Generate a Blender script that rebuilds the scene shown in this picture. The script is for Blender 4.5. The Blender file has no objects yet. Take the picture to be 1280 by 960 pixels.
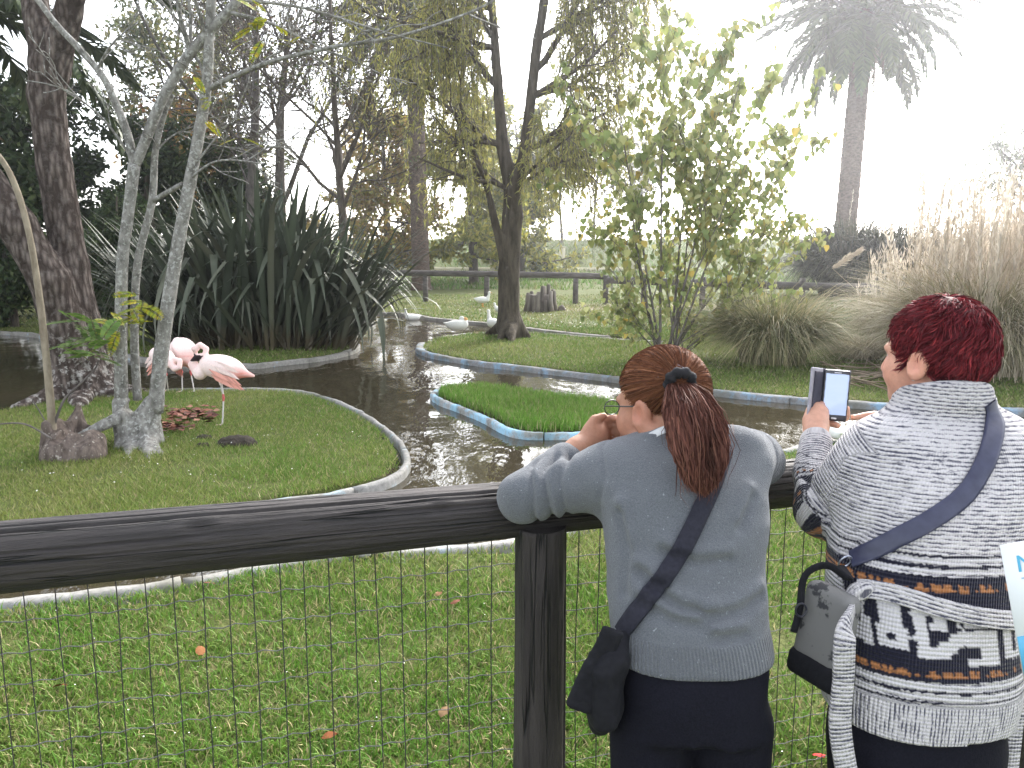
import bpy, math, random
import numpy as np

# ------------------------------------------------------------------ scene, camera, light
scene = bpy.context.scene
COL = scene.collection
CAM_H, PITCH, FPX = 1.55, math.radians(9.1), 1000.0

cam_data = bpy.data.cameras.new("camera")
cam = bpy.data.objects.new("camera", cam_data)
COL.objects.link(cam)
cam.location = (0, 0, CAM_H)
cam.rotation_euler = (math.pi / 2 - PITCH, 0, 0)
cam_data.sensor_width = 36.0
cam_data.lens = 36.0 * FPX / 1280.0
cam_data.clip_start = 0.05
cam_data.clip_end = 2000
scene.camera = cam

SUN_AZ, SUN_EL = math.radians(27), math.radians(33)       # azimuth measured from +Y towards +X
world = bpy.data.worlds.new("World")
scene.world = world
world.use_nodes = True
wn, wl = world.node_tree.nodes, world.node_tree.links
sky = wn.new("ShaderNodeTexSky")
sky.sky_type = 'NISHITA'
sky.sun_disc = False
sky.sun_elevation = SUN_EL
sky.sun_rotation = SUN_AZ
sky.air_density = 1.0
sky.dust_density = 2.5
sky.ozone_density = 1.0
hsv = wn.new("ShaderNodeHueSaturation")
hsv.inputs['Saturation'].default_value = 0.30
wl.new(sky.outputs[0], hsv.inputs['Color'])
bg = wn["Background"]
bg.inputs['Strength'].default_value = 0.15
wl.new(hsv.outputs[0], bg.inputs['Color'])

sun_data = bpy.data.lights.new("sun", 'SUN')
sun_data.energy = 1.5
sun_data.angle = math.radians(12)
sun_data.color = (1.0, 0.96, 0.9)
sun = bpy.data.objects.new("sun", sun_data)
COL.objects.link(sun)
sun.rotation_euler = (math.pi / 2 - SUN_EL, 0, math.pi - SUN_AZ)
sun.location = (10, 20, 20)

scene.view_settings.view_transform = 'Standard'
scene.view_settings.look = 'None'
scene.view_settings.gamma = 1.0
scene.view_settings.use_curve_mapping = False
scene.view_settings.exposure = 2.3
scene.render.engine = 'CYCLES'
scene.cycles.max_bounces = 6
scene.cycles.diffuse_bounces = 3
scene.cycles.glossy_bounces = 3
scene.cycles.transmission_bounces = 4
scene.cycles.transparent_max_bounces = 6
scene.cycles.volume_bounces = 0
scene.cycles.use_denoising = True

# ------------------------------------------------------------------ picture <-> place
def ray(x, y):
    u, v = (x - 640) / FPX, (y - 480) / FPX
    return np.array([u, math.cos(PITCH) - v * math.sin(PITCH), -math.sin(PITCH) - v * math.cos(PITCH)])

def G(x, y, z=0.0):
    r = ray(x, y)
    return np.array([0, 0, CAM_H]) + r * ((z - CAM_H) / r[2])

def D(x, y, d):
    r = ray(x, y)
    return np.array([0, 0, CAM_H]) + r * (d / r[1])

# ------------------------------------------------------------------ helpers
def A(x):
    return np.asarray(x, dtype=np.float64)

def unit(v):
    v = A(v)
    return v / np.maximum(np.linalg.norm(v, axis=-1, keepdims=True), 1e-9)

def mesh_np(name, V, F, smooth=True, col=None, uv=None):
    """F: (n,3) or (n,4) int array, or a list of such arrays."""
    me = bpy.data.meshes.new(name)
    V = np.asarray(V, np.float32).reshape(-1, 3)
    Fs = [np.asarray(f, np.int32) for f in (F if isinstance(F, list) else [F]) if len(f)]
    me.vertices.add(len(V))
    me.vertices.foreach_set("co", V.ravel())
    loops = np.concatenate([f.ravel() for f in Fs]) if Fs else np.zeros(0, np.int32)
    tot = np.concatenate([np.full(len(f), f.shape[1], np.int32) for f in Fs]) if Fs else np.zeros(0, np.int32)
    start = np.concatenate([[0], np.cumsum(tot)[:-1]]).astype(np.int32) if len(tot) else tot
    me.loops.add(len(loops))
    me.loops.foreach_set("vertex_index", loops)
    me.polygons.add(len(tot))
    me.polygons.foreach_set("loop_start", start)
    me.polygons.foreach_set("loop_total", tot)
    if smooth:
        me.polygons.foreach_set("use_smooth", np.ones(len(tot), bool))
    if col is not None:
        c = np.ones((len(V), 4), np.float32)
        c[:, :3] = col
        at = me.color_attributes.new("Col", 'FLOAT_COLOR', 'POINT')
        at.data.foreach_set("color", c.ravel())
    if uv is not None:
        at = me.attributes.new("flow", 'FLOAT_VECTOR', 'POINT')
        u3 = np.zeros((len(V), 3), np.float32)
        u3[:, :uv.shape[1]] = uv
        at.data.foreach_set("vector", u3.ravel())
    me.update(calc_edges=True)
    me.validate()
    return me

def link(name, me, mat=None, parent=None, loc=None):
    o = bpy.data.objects.new(name, me)
    COL.objects.link(o)
    if mat is not None:
        if len(me.materials) == 0:
            me.materials.append(mat)
    if parent is not None:
        o.parent = parent
        if loc is None:
            w = A([0, 0, 0.]); q = parent
            while q is not None: w = w + A(q.location); q = q.parent
            o.location = -w
    if loc is not None:
        o.location = loc
    return o

def empty(name, loc=(0, 0, 0)):
    o = bpy.data.objects.new(name, None)
    COL.objects.link(o)
    o.location = tuple(float(v) for v in loc)
    o.empty_display_size = 0.1
    return o

def tag(o, label=None, cat=None, group=None, kind=None):
    if label: o["label"] = label
    if cat: o["category"] = cat
    if group: o["group"] = group
    if kind: o["kind"] = kind
    return o

def catmull(P, n=8, closed=False):
    P = A(P)
    out = []
    N = len(P)
    rng_ = range(N if closed else N - 1)
    for i in rng_:
        if closed:
            p0, p1, p2, p3 = P[(i - 1) % N], P[i], P[(i + 1) % N], P[(i + 2) % N]
        else:
            p0, p1, p2, p3 = P[max(i - 1, 0)], P[i], P[i + 1], P[min(i + 2, N - 1)]
        t = np.linspace(0, 1, n, endpoint=False)[:, None]
        out.append(0.5 * ((2 * p1) + (-p0 + p2) * t + (2 * p0 - 5 * p1 + 4 * p2 - p3) * t ** 2
                          + (-p0 + 3 * p1 - 3 * p2 + p3) * t ** 3))
    if not closed:
        out.append(P[-1:])
    return np.concatenate(out)

def resample(P, step):
    P = A(P)
    s = np.concatenate([[0], np.cumsum(np.linalg.norm(np.diff(P, axis=0), axis=1))])
    n = max(2, int(round(s[-1] / step)) + 1)
    t = np.linspace(0, s[-1], n)
    return np.stack([np.interp(t, s, P[:, k]) for k in range(P.shape[1])], 1)

_rs = np.random.RandomState(7)
_LAT = _rs.rand(64, 64, 64)
def vnoise(p, freq=1.0):
    p = A(p) * freq + 100.37
    i = np.floor(p).astype(int)
    f = p - i
    f = f * f * (3 - 2 * f)
    r = 0
    for dx in (0, 1):
        wx = f[..., 0] if dx else 1 - f[..., 0]
        for dy in (0, 1):
            wy = f[..., 1] if dy else 1 - f[..., 1]
            for dz in (0, 1):
                wz = f[..., 2] if dz else 1 - f[..., 2]
                r = r + wx * wy * wz * _LAT[(i[..., 0] + dx) % 64, (i[..., 1] + dy) % 64, (i[..., 2] + dz) % 64]
    return r * 2 - 1

def fbm(p, freq=1.0, octv=3):
    s, a = 0, 1.0
    for k in range(octv):
        s = s + a * vnoise(A(p) + 17.3 * k, freq * 2 ** k)
        a *= 0.5
    return s / 1.75

class MB:
    """collects pieces into one mesh"""
    def __init__(s): s.V, s.Q, s.T, s.C, s.n = [], [], [], [], 0
    def add(s, V, Q=None, T=None, C=None):
        V = A(V)
        s.V.append(V)
        if Q is not None and len(Q): s.Q.append(np.asarray(Q) + s.n)
        if T is not None and len(T): s.T.append(np.asarray(T) + s.n)
        c = np.ones((len(V), 3))
        if C is not None: c[:] = C
        s.C.append(c)
        s.n += len(V)
    def tube(s, P, R, sides=8, C=None, cap=True, phase=0.0, flat=1.0):
        V, Q, T = tube_geo(P, R, sides, cap, phase, flat)
        s.add(V, Q, T, C)
    def box(s, c, h, R=None, C=None):
        V = A([[x, y, z] for x in (-1, 1) for y in (-1, 1) for z in (-1, 1)]) * A(h)
        if R is not None: V = V @ A(R).T
        s.add(V + A(c), [[0, 1, 3, 2], [4, 6, 7, 5], [0, 4, 5, 1], [2, 3, 7, 6], [0, 2, 6, 4], [1, 5, 7, 3]], None, C)
    def mesh(s, name, smooth=True, color=True):
        V = np.concatenate(s.V) if s.V else np.zeros((0, 3))
        F = []
        if s.Q: F.append(np.concatenate(s.Q))
        if s.T: F.append(np.concatenate(s.T))
        return mesh_np(name, V, F, smooth, np.concatenate(s.C) if color and s.C else None)
    def build(s, name, mat, parent=None, smooth=True, loc=None):
        return link(name, s.mesh(name, smooth), mat, parent, loc)

def frames(P):
    P = A(P)
    T = unit(np.gradient(P, axis=0))
    ref = A([0, 0, 1.0]) if abs(T[0][2]) < 0.9 else A([1.0, 0, 0])
    N = np.zeros_like(P)
    n = unit(np.cross(T[0], ref))
    for i in range(len(P)):
        n = n - T[i] * np.dot(n, T[i])
        n = unit(n)
        N[i] = n
    return T, N, np.cross(T, N)

def tube_geo(P, R, sides=8, cap=True, phase=0.0, flat=1.0):
    P = A(P); n = len(P)
    R = np.broadcast_to(A(R), (n,))
    T, N, B = frames(P)
    a = np.linspace(0, 2 * math.pi, sides, endpoint=False) + phase
    V = P[:, None] + R[:, None, None] * (np.cos(a)[None, :, None] * N[:, None] + flat * np.sin(a)[None, :, None] * B[:, None])
    V = V.reshape(-1, 3)
    i, j = np.meshgrid(np.arange(n - 1), np.arange(sides), indexing='ij')
    j2 = (j + 1) % sides
    Q = np.stack([i * sides + j, i * sides + j2, (i + 1) * sides + j2, (i + 1) * sides + j], -1).reshape(-1, 4)
    Tt = []
    if cap:
        V = np.concatenate([V, P[:1], P[-1:]])
        k = np.arange(sides); k2 = (k + 1) % sides
        Tt = np.concatenate([np.stack([np.full(sides, n * sides), k2, k], 1),
                             np.stack([np.full(sides, n * sides + 1), (n - 1) * sides + k, (n - 1) * sides + k2], 1)])
    return V, Q, Tt

def quads_strip(n):
    i = np.arange(n - 1)
    return np.stack([2 * i, 2 * i + 1, 2 * i + 3, 2 * i + 2], 1)

# ------------------------------------------------------------------ materials
def newmat(name):
    m = bpy.data.materials.new(name)
    m.use_nodes = True
    return m, m.node_tree.nodes, m.node_tree.links, m.node_tree.nodes["Principled BSDF"]

def mix_col(n, l, fac, a, b, mode='MIX'):
    x = n.new("ShaderNodeMix"); x.data_type = 'RGBA'; x.blend_type = mode
    for sock, v in ((x.inputs[0], fac), (x.inputs[6], a), (x.inputs[7], b)):
        if isinstance(v, bpy.types.NodeSocket): l.new(v, sock)
        elif isinstance(v, (int, float)): sock.default_value = v
        else: sock.default_value = (*v, 1)
    return x.outputs[2]

def ramp(n, l, fac, stops):
    r = n.new("ShaderNodeValToRGB")
    l.new(fac, r.inputs[0])
    e = r.color_ramp.elements
    while len(e) < len(stops): e.new(0.5)
    for k, (p, c) in enumerate(stops):
        e[k].position = p
        e[k].color = (c, c, c, 1) if isinstance(c, (int, float)) else (*c, 1)
    return r.outputs[0]

def noise(n, l, scale, detail=4, rough=0.55, coord='Object', stretch=None, attr=None):
    if attr:
        t = n.new("ShaderNodeAttribute"); t.attribute_name = attr; src = t.outputs['Vector']
    else:
        t = n.new("ShaderNodeTexCoord"); src = t.outputs[coord]
    if stretch is not None:
        mp = n.new("ShaderNodeMapping"); mp.inputs['Scale'].default_value = stretch
        l.new(src, mp.inputs[0]); src = mp.outputs[0]
    t = n.new("ShaderNodeTexNoise")
    t.inputs['Scale'].default_value = scale; t.inputs['Detail'].default_value = detail; t.inputs['Roughness'].default_value = rough
    l.new(src, t.inputs['Vector'])
    return t.outputs['Fac']

def math_n(n, l, op, a, b=None, c=None):
    x = n.new("ShaderNodeMath"); x.operation = op
    for k, v in enumerate((a, b, c)):
        if v is None: continue
        if isinstance(v, bpy.types.NodeSocket): l.new(v, x.inputs[k])
        else: x.inputs[k].default_value = v
    return x.outputs[0]

def bump(n, l, p, h, strength=0.5, dist=0.01):
    b = n.new("ShaderNodeBump")
    b.inputs['Strength'].default_value = strength; b.inputs['Distance'].default_value = dist
    l.new(h, b.inputs['Height']); l.new(b.outputs[0], p.inputs['Normal'])

def mat_plain(name, c1, c2=None, rough=0.8, scale=8, bstr=0.0, bdist=0.01, stretch=None, spec=0.3, metal=0.0, detail=5):
    m, n, l, p = newmat(name)
    p.inputs['Roughness'].default_value = rough
    p.inputs['Specular IOR Level'].default_value = spec
    p.inputs['Metallic'].default_value = metal
    f = noise(n, l, scale, detail, stretch=stretch)
    fr = ramp(n, l, f, [(0.3, 0.0), (0.7, 1.0)])
    l.new(mix_col(n, l, fr, c1, c2 or c1), p.inputs['Base Color'])
    if bstr: bump(n, l, p, f, bstr, bdist)
    return m

def mat_leaf(name, tint=(1, 1, 1), rough=0.55, trans=0.35, spec=0.25):
    """colour comes from the leaf's own colour attribute; light passes through the blade"""
    m, n, l, p = newmat(name)
    a = n.new("ShaderNodeAttribute"); a.attribute_name = "Col"
    c = mix_col(n, l, 1.0, a.outputs['Color'], tint, 'MULTIPLY')
    l.new(c, p.inputs['Base Color'])
    p.inputs['Roughness'].default_value = rough
    p.inputs['Specular IOR Level'].default_value = spec
    if trans > 0:
        t = n.new("ShaderNodeBsdfTranslucent"); l.new(c, t.inputs[0])
        s = n.new("ShaderNodeMixShader"); s.inputs[0].default_value = trans
        l.new(p.outputs[0], s.inputs[1]); l.new(t.outputs[0], s.inputs[2])
        l.new(s.outputs[0], n["Material Output"].inputs[0])
    return m

def mat_bark(name, c1, c2, scale=14, vert=0.25, bstr=0.8, bdist=0.03, lichen=None, lfac=0.5):
    m, n, l, p = newmat(name)
    p.inputs['Roughness'].default_value = 0.92
    p.inputs['Specular IOR Level'].default_value = 0.15
    f = noise(n, l, scale, 6, 0.65, stretch=(1, 1, vert))
    fr = ramp(n, l, f, [(0.34, 0.0), (0.62, 1.0)])
    c = mix_col(n, l, fr, c1, c2)
    if lichen:
        g = noise(n, l, scale * 1.7, 4, 0.6)
        gr = ramp(n, l, g, [(lfac, 0.0), (lfac + 0.07, 1.0)])
        c = mix_col(n, l, gr, c, lichen)
    l.new(c, p.inputs['Base Color'])
    bump(n, l, p, f, bstr, bdist)
    return m

# ------------------------------------------------------------------ solid shapes blended from simple bodies
def s_cone(p, a, b, ra, rb=None):
    rb = ra if rb is None else rb
    a, b = A(a), A(b); e = b - a
    t = np.clip(((p - a) @ e) / max(e @ e, 1e-12), 0, 1)
    return np.linalg.norm(p - a - t[:, None] * e, axis=1) - (ra + (rb - ra) * t)
def s_chain(p, pts, rad, k=0.0):
    d = None
    for i in range(len(pts) - 1):
        s = s_cone(p, pts[i], pts[i + 1], rad[i], rad[i + 1])
        d = s if d is None else (np.minimum(d, s) if k == 0 else smin(d, s, k))
    return d
def s_ell(p, c, r, R=None):
    q = p - A(c)
    if R is not None: q = q @ A(R)
    r = A(r)
    k0 = np.linalg.norm(q / r, axis=1); k1 = np.linalg.norm(q / (r * r), axis=1)
    return k0 * (k0 - 1) / np.maximum(k1, 1e-9)
def s_box(p, c, h, R=None, rnd=0.0):
    q = p - A(c)
    if R is not None: q = q @ A(R)
    q = np.abs(q) - A(h) + rnd
    return np.linalg.norm(np.maximum(q, 0), axis=1) + np.minimum(q.max(1), 0) - rnd
def smin(a, b, k):
    h = np.clip(0.5 + 0.5 * (b - a) / k, 0, 1)
    return b * (1 - h) + a * h - k * h * (1 - h)
def smax(a, b, k): return -smin(-a, -b, k)

def surface(fn, lo, hi, vox, blk=4):
    """surface net of fn<0 inside lo..hi; only blocks near the surface are sampled finely"""
    lo, hi = A(lo), A(hi)
    nb = np.ceil((hi - lo) / (vox * blk)).astype(int) + 1
    n = nb * blk + 1
    bc = np.stack(np.meshgrid(*[np.arange(k) for k in nb], indexing='ij'), -1).reshape(-1, 3)
    cd = fn(lo + (bc + 0.5) * vox * blk)
    act = np.abs(cd) < vox * blk * 1.6
    vol = np.full(n, 1.0, np.float32)
    sgn = np.where(cd < 0, -1.0, 1.0).reshape(nb)
    vol[:-1, :-1, :-1] = np.repeat(np.repeat(np.repeat(sgn, blk, 0), blk, 1), blk, 2)
    off = np.stack(np.meshgrid(*[np.arange(blk + 1)] * 3, indexing='ij'), -1).reshape(-1, 3)
    ids = (bc[act][:, None] * blk + off[None]).reshape(-1, 3)
    key = (ids[:, 0] * n[1] + ids[:, 1]) * n[2] + ids[:, 2]
    key = np.unique(key)
    ids = np.stack([key // (n[1] * n[2]), (key // n[2]) % n[1], key % n[2]], 1)
    val = np.empty(len(ids), np.float32)
    for s in range(0, len(ids), 400000):
        val[s:s + 400000] = fn(lo + ids[s:s + 400000] * vox)
    vol[ids[:, 0], ids[:, 1], ids[:, 2]] = val
    ins = vol < 0
    c = sum(ins[dx:n[0] - 1 + dx, dy:n[1] - 1 + dy, dz:n[2] - 1 + dz].astype(np.int8) for dx in (0, 1) for dy in (0, 1) for dz in (0, 1))
    cells = np.argwhere((c > 0) & (c < 8))
    idx = np.full(A(n).astype(int) - 1, -1, np.int64)
    idx[cells[:, 0], cells[:, 1], cells[:, 2]] = np.arange(len(cells))
    corner = np.array([[dx, dy, dz] for dx in (0, 1) for dy in (0, 1) for dz in (0, 1)])
    cv = np.stack([vol[cells[:, 0] + k[0], cells[:, 1] + k[1], cells[:, 2] + k[2]] for k in corner], 1)
    acc = np.zeros((len(cells), 3)); cnt = np.zeros(len(cells))
    for a in range(8):
        for b in range(a + 1, 8):
            if np.abs(corner[a] - corner[b]).sum() != 1: continue
            va, vb = cv[:, a], cv[:, b]
            m = (va < 0) != (vb < 0)
            t = np.where(m, va / np.where(m, va - vb, 1), 0)
            acc += np.where(m[:, None], corner[a] + (corner[b] - corner[a]) * t[:, None], 0); cnt += m
    V = lo + (cells + acc / np.maximum(cnt, 1)[:, None]) * vox
    F = []
    for ax in range(3):
        o1, o2 = [(1, 2), (2, 0), (0, 1)][ax]
        sl0 = [slice(1, -1)] * 3; sl1 = [slice(1, -1)] * 3
        sl0[ax] = slice(0, n[ax] - 1); sl1[ax] = slice(1, n[ax])
        a, b = ins[tuple(sl0)], ins[tuple(sl1)]
        e = np.argwhere(a != b)
        if not len(e): continue
        st = a[e[:, 0], e[:, 1], e[:, 2]]
        e = e + 1; e[:, ax] -= 1
        u = np.zeros(3, int); u[o1] = 1
        w = np.zeros(3, int); w[o2] = 1
        q = [e - u - w, e - w, e, e - u]
        q = np.stack([idx[k[:, 0], k[:, 1], k[:, 2]] for k in q], 1)
        q[~st] = q[~st][:, ::-1]
        F.append(q[(q >= 0).all(1)])
    return V, np.concatenate(F)

def vnormals(V, F):
    n = np.zeros_like(V)
    fn_ = np.cross(V[F[:, 1]] - V[F[:, 0]], V[F[:, -1]] - V[F[:, 0]])
    for k in range(F.shape[1]): np.add.at(n, F[:, k], fn_)
    return unit(n)

def relax(V, F, it=2, w=0.5):
    e = np.concatenate([np.stack([F[:, k], F[:, (k + 1) % F.shape[1]]], 1) for k in range(F.shape[1])])
    for _ in range(it):
        s = np.zeros_like(V); c = np.zeros(len(V))
        np.add.at(s, e[:, 0], V[e[:, 1]]); np.add.at(c, e[:, 0], 1)
        V = V * (1 - w) + w * s / np.maximum(c, 1)[:, None]
    return V

def refine(V, F):
    """split every quad in four"""
    e = np.concatenate([np.sort(np.stack([F[:, k], F[:, (k + 1) % 4]], 1), 1) for k in range(4)])
    key = e[:, 0].astype(np.int64) * len(V) + e[:, 1]
    u, inv = np.unique(key, return_inverse=True)
    mid_ = (V[u // len(V)] + V[u % len(V)]) / 2
    ctr = V[F].mean(1)
    n, m, f = len(V), len(u), len(F)
    E = inv.reshape(4, f).T + n
    c = np.arange(f) + n + m
    Fn = np.concatenate([np.stack([F[:, k], E[:, k], c, E[:, (k - 1) % 4]], 1) for k in range(4)])
    return np.concatenate([V, mid_, ctr]), Fn

def rot_z(a):
    c, s = math.cos(a), math.sin(a)
    return A([[c, -s, 0], [s, c, 0], [0, 0, 1]])
def rot_x(a):
    c, s = math.cos(a), math.sin(a)
    return A([[1, 0, 0], [0, c, -s], [0, s, c]])
def rot_y(a):
    c, s = math.cos(a), math.sin(a)
    return A([[c, 0, s], [0, 1, 0], [-s, 0, c]])
# ================================================================== SETTING: ground, pond, kerbs
WATER_Z = -0.065
near_px = [(-420, 800), (0, 754), (120, 742), (180, 735), (270, 719), (350, 702), (470, 689), (600, 680), (720, 658), (850, 604), (976, 564), (1056, 550), (1200, 541), (1420, 533)]
front_px = [(1500, 514), (1300, 512), (1120, 505), (1000, 497), (880, 486), (800, 475), (700, 463), (600, 452),
            (545, 443), (525, 436), (528, 428), (550, 421), (590, 416.5), (640, 414.5), (700, 418), (760, 423), (830, 427)]
far_px = [(760, 419.5), (699, 414), (661, 409.5), (611, 403.5), (567, 400), (537, 396.5), (515, 392.5), (470, 389.5),
          (425, 390), (408, 398)]
flax_px = [(418, 410), (440, 424), (446, 432), (434, 439), (400, 446), (345, 452), (310, 455), (200, 451), (80, 426), (0, 414), (-300, 407)]
isl_px = [(0, 512), (40, 500), (110, 489), (200, 487), (320, 486), (380, 490), (430, 505), (470, 526), (498, 550), (509, 572),
          (500, 589), (470, 603), (400, 618), (300, 633), (150, 660), (0, 692)]
mid_px = [(541, 491), (549, 498), (572, 507), (602, 518), (634, 534), (660, 540), (740, 540), (800, 541), (846, 534), (838, 520), (760, 503),
          (660, 489), (600, 482), (556, 484)]

def g2(L): return A([G(x, y)[:2] for x, y in L])
near_w, front_w, far_w, flax_w = g2(near_px), g2(front_px), g2(far_px), g2(flax_px)
pond = np.concatenate([near_w, [[8.6, 6.9], [9.2, 7.4], [8.6, 7.8]], front_w, far_w, flax_w, [[-17, 13.0], [-15, 5], [-6, 2.6]]])
isl = np.concatenate([g2(isl_px), [[-4.4, 4.0], [-6.4, 5.0], [-6.6, 7.2], [-5.6, 8.2]]])
mid = g2(mid_px)
pond_s, isl_s, mid_s = catmull(pond, 4, True), catmull(isl, 4, True), catmull(mid, 4, True)

def sdist(P, poly):
    """signed distance to a closed polygon, negative inside"""
    out = np.empty(len(P))
    a = poly; b = np.roll(poly, -1, 0); e = b - a
    ee = (e ** 2).sum(1) + 1e-12
    for s in range(0, len(P), 20000):
        p = P[s:s + 20000]
        w = p[:, None] - a[None]
        t = np.clip((w * e).sum(2) / ee, 0, 1)
        d = np.sqrt((((w - e * t[..., None])) ** 2).sum(2).min(1))
        c = ((a[:, 1][None] <= p[:, 1][:, None]) != (b[:, 1][None] <= p[:, 1][:, None]))
        xi = a[:, 0] + (p[:, 1][:, None] - a[:, 1]) * e[:, 0] / np.where(np.abs(e[:, 1]) < 1e-12, 1e-12, e[:, 1])
        ins = (c & (p[:, 0][:, None] < xi)).sum(1) % 2 == 1
        out[s:s + 20000] = np.where(ins, -d, d)
    return out

_g0, _gs, _gn = A([-22.0, 2.0]), 0.08, (440, 300)          # distance fields kept on a grid
_gp = np.stack([g.ravel() for g in np.meshgrid(_g0[0] + _gs * np.arange(_gn[0]), _g0[1] + _gs * np.arange(_gn[1]), indexing='ij')], 1).astype(np.float32)
FIELD = {}
for _k, _poly in (('pond', pond_s), ('isl', isl_s), ('mid', mid_s)):
    _lo, _hi = _poly.min(0) - 0.8, _poly.max(0) + 0.8
    _m = ((_gp > _lo) & (_gp < _hi)).all(1)
    _f = np.full(len(_gp), 0.8); _f[_m] = sdist(_gp[_m], _poly.astype(np.float32))
    FIELD[_k] = _f.reshape(_gn)
FIELD['land'] = np.maximum(FIELD['pond'], np.maximum(-FIELD['isl'], -FIELD['mid']))

def field(k, P):
    g = (A(P)[:, :2] - _g0) / _gs
    out = (g < 0).any(1) | (g[:, 0] > _gn[0] - 2) | (g[:, 1] > _gn[1] - 2)
    g = np.clip(g, 0, A(_gn) - 2.001)
    i = g.astype(int); f = g - i
    F = FIELD[k]
    v = (F[i[:, 0], i[:, 1]] * (1 - f[:, 0]) + F[i[:, 0] + 1, i[:, 1]] * f[:, 0]) * (1 - f[:, 1]) \
        + (F[i[:, 0], i[:, 1] + 1] * (1 - f[:, 0]) + F[i[:, 0] + 1, i[:, 1] + 1] * f[:, 0]) * f[:, 1]
    return np.where(out, 0.8, v)

def land_sd(P):
    """positive on land (metres from the shore), negative in the water"""
    return field('land', P)

def base_h(X, Y):
    """lie of the land away from the pond"""
    rise = np.interp(Y, [0, 28, 44, 50, 52, 63, 70, 400], [0, 0, 0.35, 0.55, 0.75, 2.75, 2.8, 3.0])
    n3 = np.stack([X, Y, 0 * X], -1)
    return rise + 0.02 * fbm(n3, 0.45, 2) * np.clip((Y - 1.0) / 2, 0, 1) * (1 + np.clip(Y - 28, 0, 10) * .3)

def ground_z(P, sd=None):
    P = A(P)
    if sd is None: sd = land_sd(P)
    h = base_h(P[:, 0], P[:, 1])
    k = np.clip((sd + 0.02) / 0.1, 0, 1)
    return np.where(sd > 0.08, h * np.clip((sd - .05) / .4, 0, 1), h * 0) * k + (1 - k) * -0.55

def axis(parts):
    out = [parts[0][0]]
    for a, b, s in parts:
        n = max(1, int(round((b - a) / s)))
        out += list(a + (b - a) * (np.arange(1, n + 1) / n))
    return A(out)
gx = axis([(-600, -100, 50), (-100, -25, 5), (-25, -9, 1), (-9, 10, 0.13), (10, 25, 1), (25, 100, 5), (100, 600, 50)])
gy = axis([(-40, 0, 5), (0, 2.4, .4), (2.4, 13, 0.125), (13, 24, 0.18), (24, 70, 1.0), (70, 120, 5), (120, 700, 58)])
XX, YY = np.meshgrid(gx, gy)
PP = np.stack([XX.ravel(), YY.ravel()], 1)
SD = land_sd(PP)
ZZ = ground_z(PP, SD)
ny_, nx_ = XX.shape
ii, jj = np.meshgrid(np.arange(ny_ - 1), np.arange(nx_ - 1), indexing='ij')
Fg = np.stack([ii * nx_ + jj, ii * nx_ + jj + 1, (ii + 1) * nx_ + jj + 1, (ii + 1) * nx_ + jj], -1).reshape(-1, 4)

def mat_ground():
    m, n, l, p = newmat("lawn_ground")
    p.inputs['Roughness'].default_value = 0.95
    p.inputs['Specular IOR Level'].default_value = 0.1
    f1 = noise(n, l, 0.7, 4)
    f2 = noise(n, l, 9, 6, 0.7)
    f3 = noise(n, l, 70, 3, 0.7)
    c = mix_col(n, l, ramp(n, l, f2, [(0.35, 0.0), (0.65, 1.0)]), (0.065, 0.10, 0.022), (0.14, 0.15, 0.052))
    c = mix_col(n, l, ramp(n, l, f1, [(0.45, 0.0), (0.75, 0.7)]), c, (0.13, 0.125, 0.05))
    c = mix_col(n, l, ramp(n, l, f3, [(0.4, 0.55), (0.62, 0.0)]), c, (0.035, 0.04, 0.014))
    # sandy path between the lawn and the far rail, where feet have worn the grass away
    g = n.new("ShaderNodeNewGeometry"); s = n.new("ShaderNodeSeparateXYZ"); l.new(g.outputs['Position'], s.inputs[0])
    wob = math_n(n, l, 'MULTIPLY_ADD', noise(n, l, 0.35, 3), 5.0, -2.5)
    yy = math_n(n, l, 'ADD', s.outputs[1], wob)
    band = math_n(n, l, 'SUBTRACT', 1.0, math_n(n, l, 'DIVIDE', math_n(n, l, 'ABSOLUTE', math_n(n, l, 'SUBTRACT', yy, 24.6)), 1.5))
    bandx = math_n(n, l, 'MULTIPLY', math_n(n, l, 'SUBTRACT', s.outputs[0], 0.5), 0.25)
    msk = math_n(n, l, 'MINIMUM', math_n(n, l, 'MULTIPLY', band, 2.0), bandx)
    mk = ramp(n, l, msk, [(0.0, 0.0), (0.5, 0.8)])
    c = mix_col(n, l, mk, c, (0.30, 0.25, 0.19))
    # mud under the water line
    mud = ramp(n, l, math_n(n, l, 'MULTIPLY', s.outputs[2], -20.0), [(0.2, 0.0), (1.0, 1.0)])
    c = mix_col(n, l, mud, c, (0.045, 0.035, 0.022))
    l.new(c, p.inputs['Base Color'])
    bump(n, l, p, f3, 0.7, 0.02)
    return m
ground = link("ground", mesh_np("ground", np.stack([PP[:, 0], PP[:, 1], ZZ], 1), Fg), mat_ground())
tag(ground, kind="structure")

def mat_water():
    m, n, l, p = newmat("pond_water")
    p.inputs['Base Color'].default_value = (0.040, 0.033, 0.020, 1)
    p.inputs['Roughness'].default_value = 0.045
    p.inputs['IOR'].default_value = 1.33
    p.inputs['Specular IOR Level'].default_value = 0.6
    a = noise(n, l, 2.2, 3, 0.5, stretch=(1, 0.55, 1))
    b = noise(n, l, 9.0, 3, 0.55, stretch=(1, 0.45, 1))
    calm = ramp(n, l, noise(n, l, 0.35, 2), [(0.38, 0.15), (0.62, 1.0)])
    h = math_n(n, l, 'MULTIPLY', math_n(n, l, 'ADD', a, math_n(n, l, 'MULTIPLY', b, 0.33)), calm)
    bump(n, l, p, h, 0.16, 0.18)
    return m
wx = axis([(-26, 12, 1.0)]); wy = axis([(2, 24, 1.0)])
WX, WY = np.meshgrid(wx, wy)
wi, wj = np.meshgrid(np.arange(len(wy) - 1), np.arange(len(wx) - 1), indexing='ij')
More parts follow.
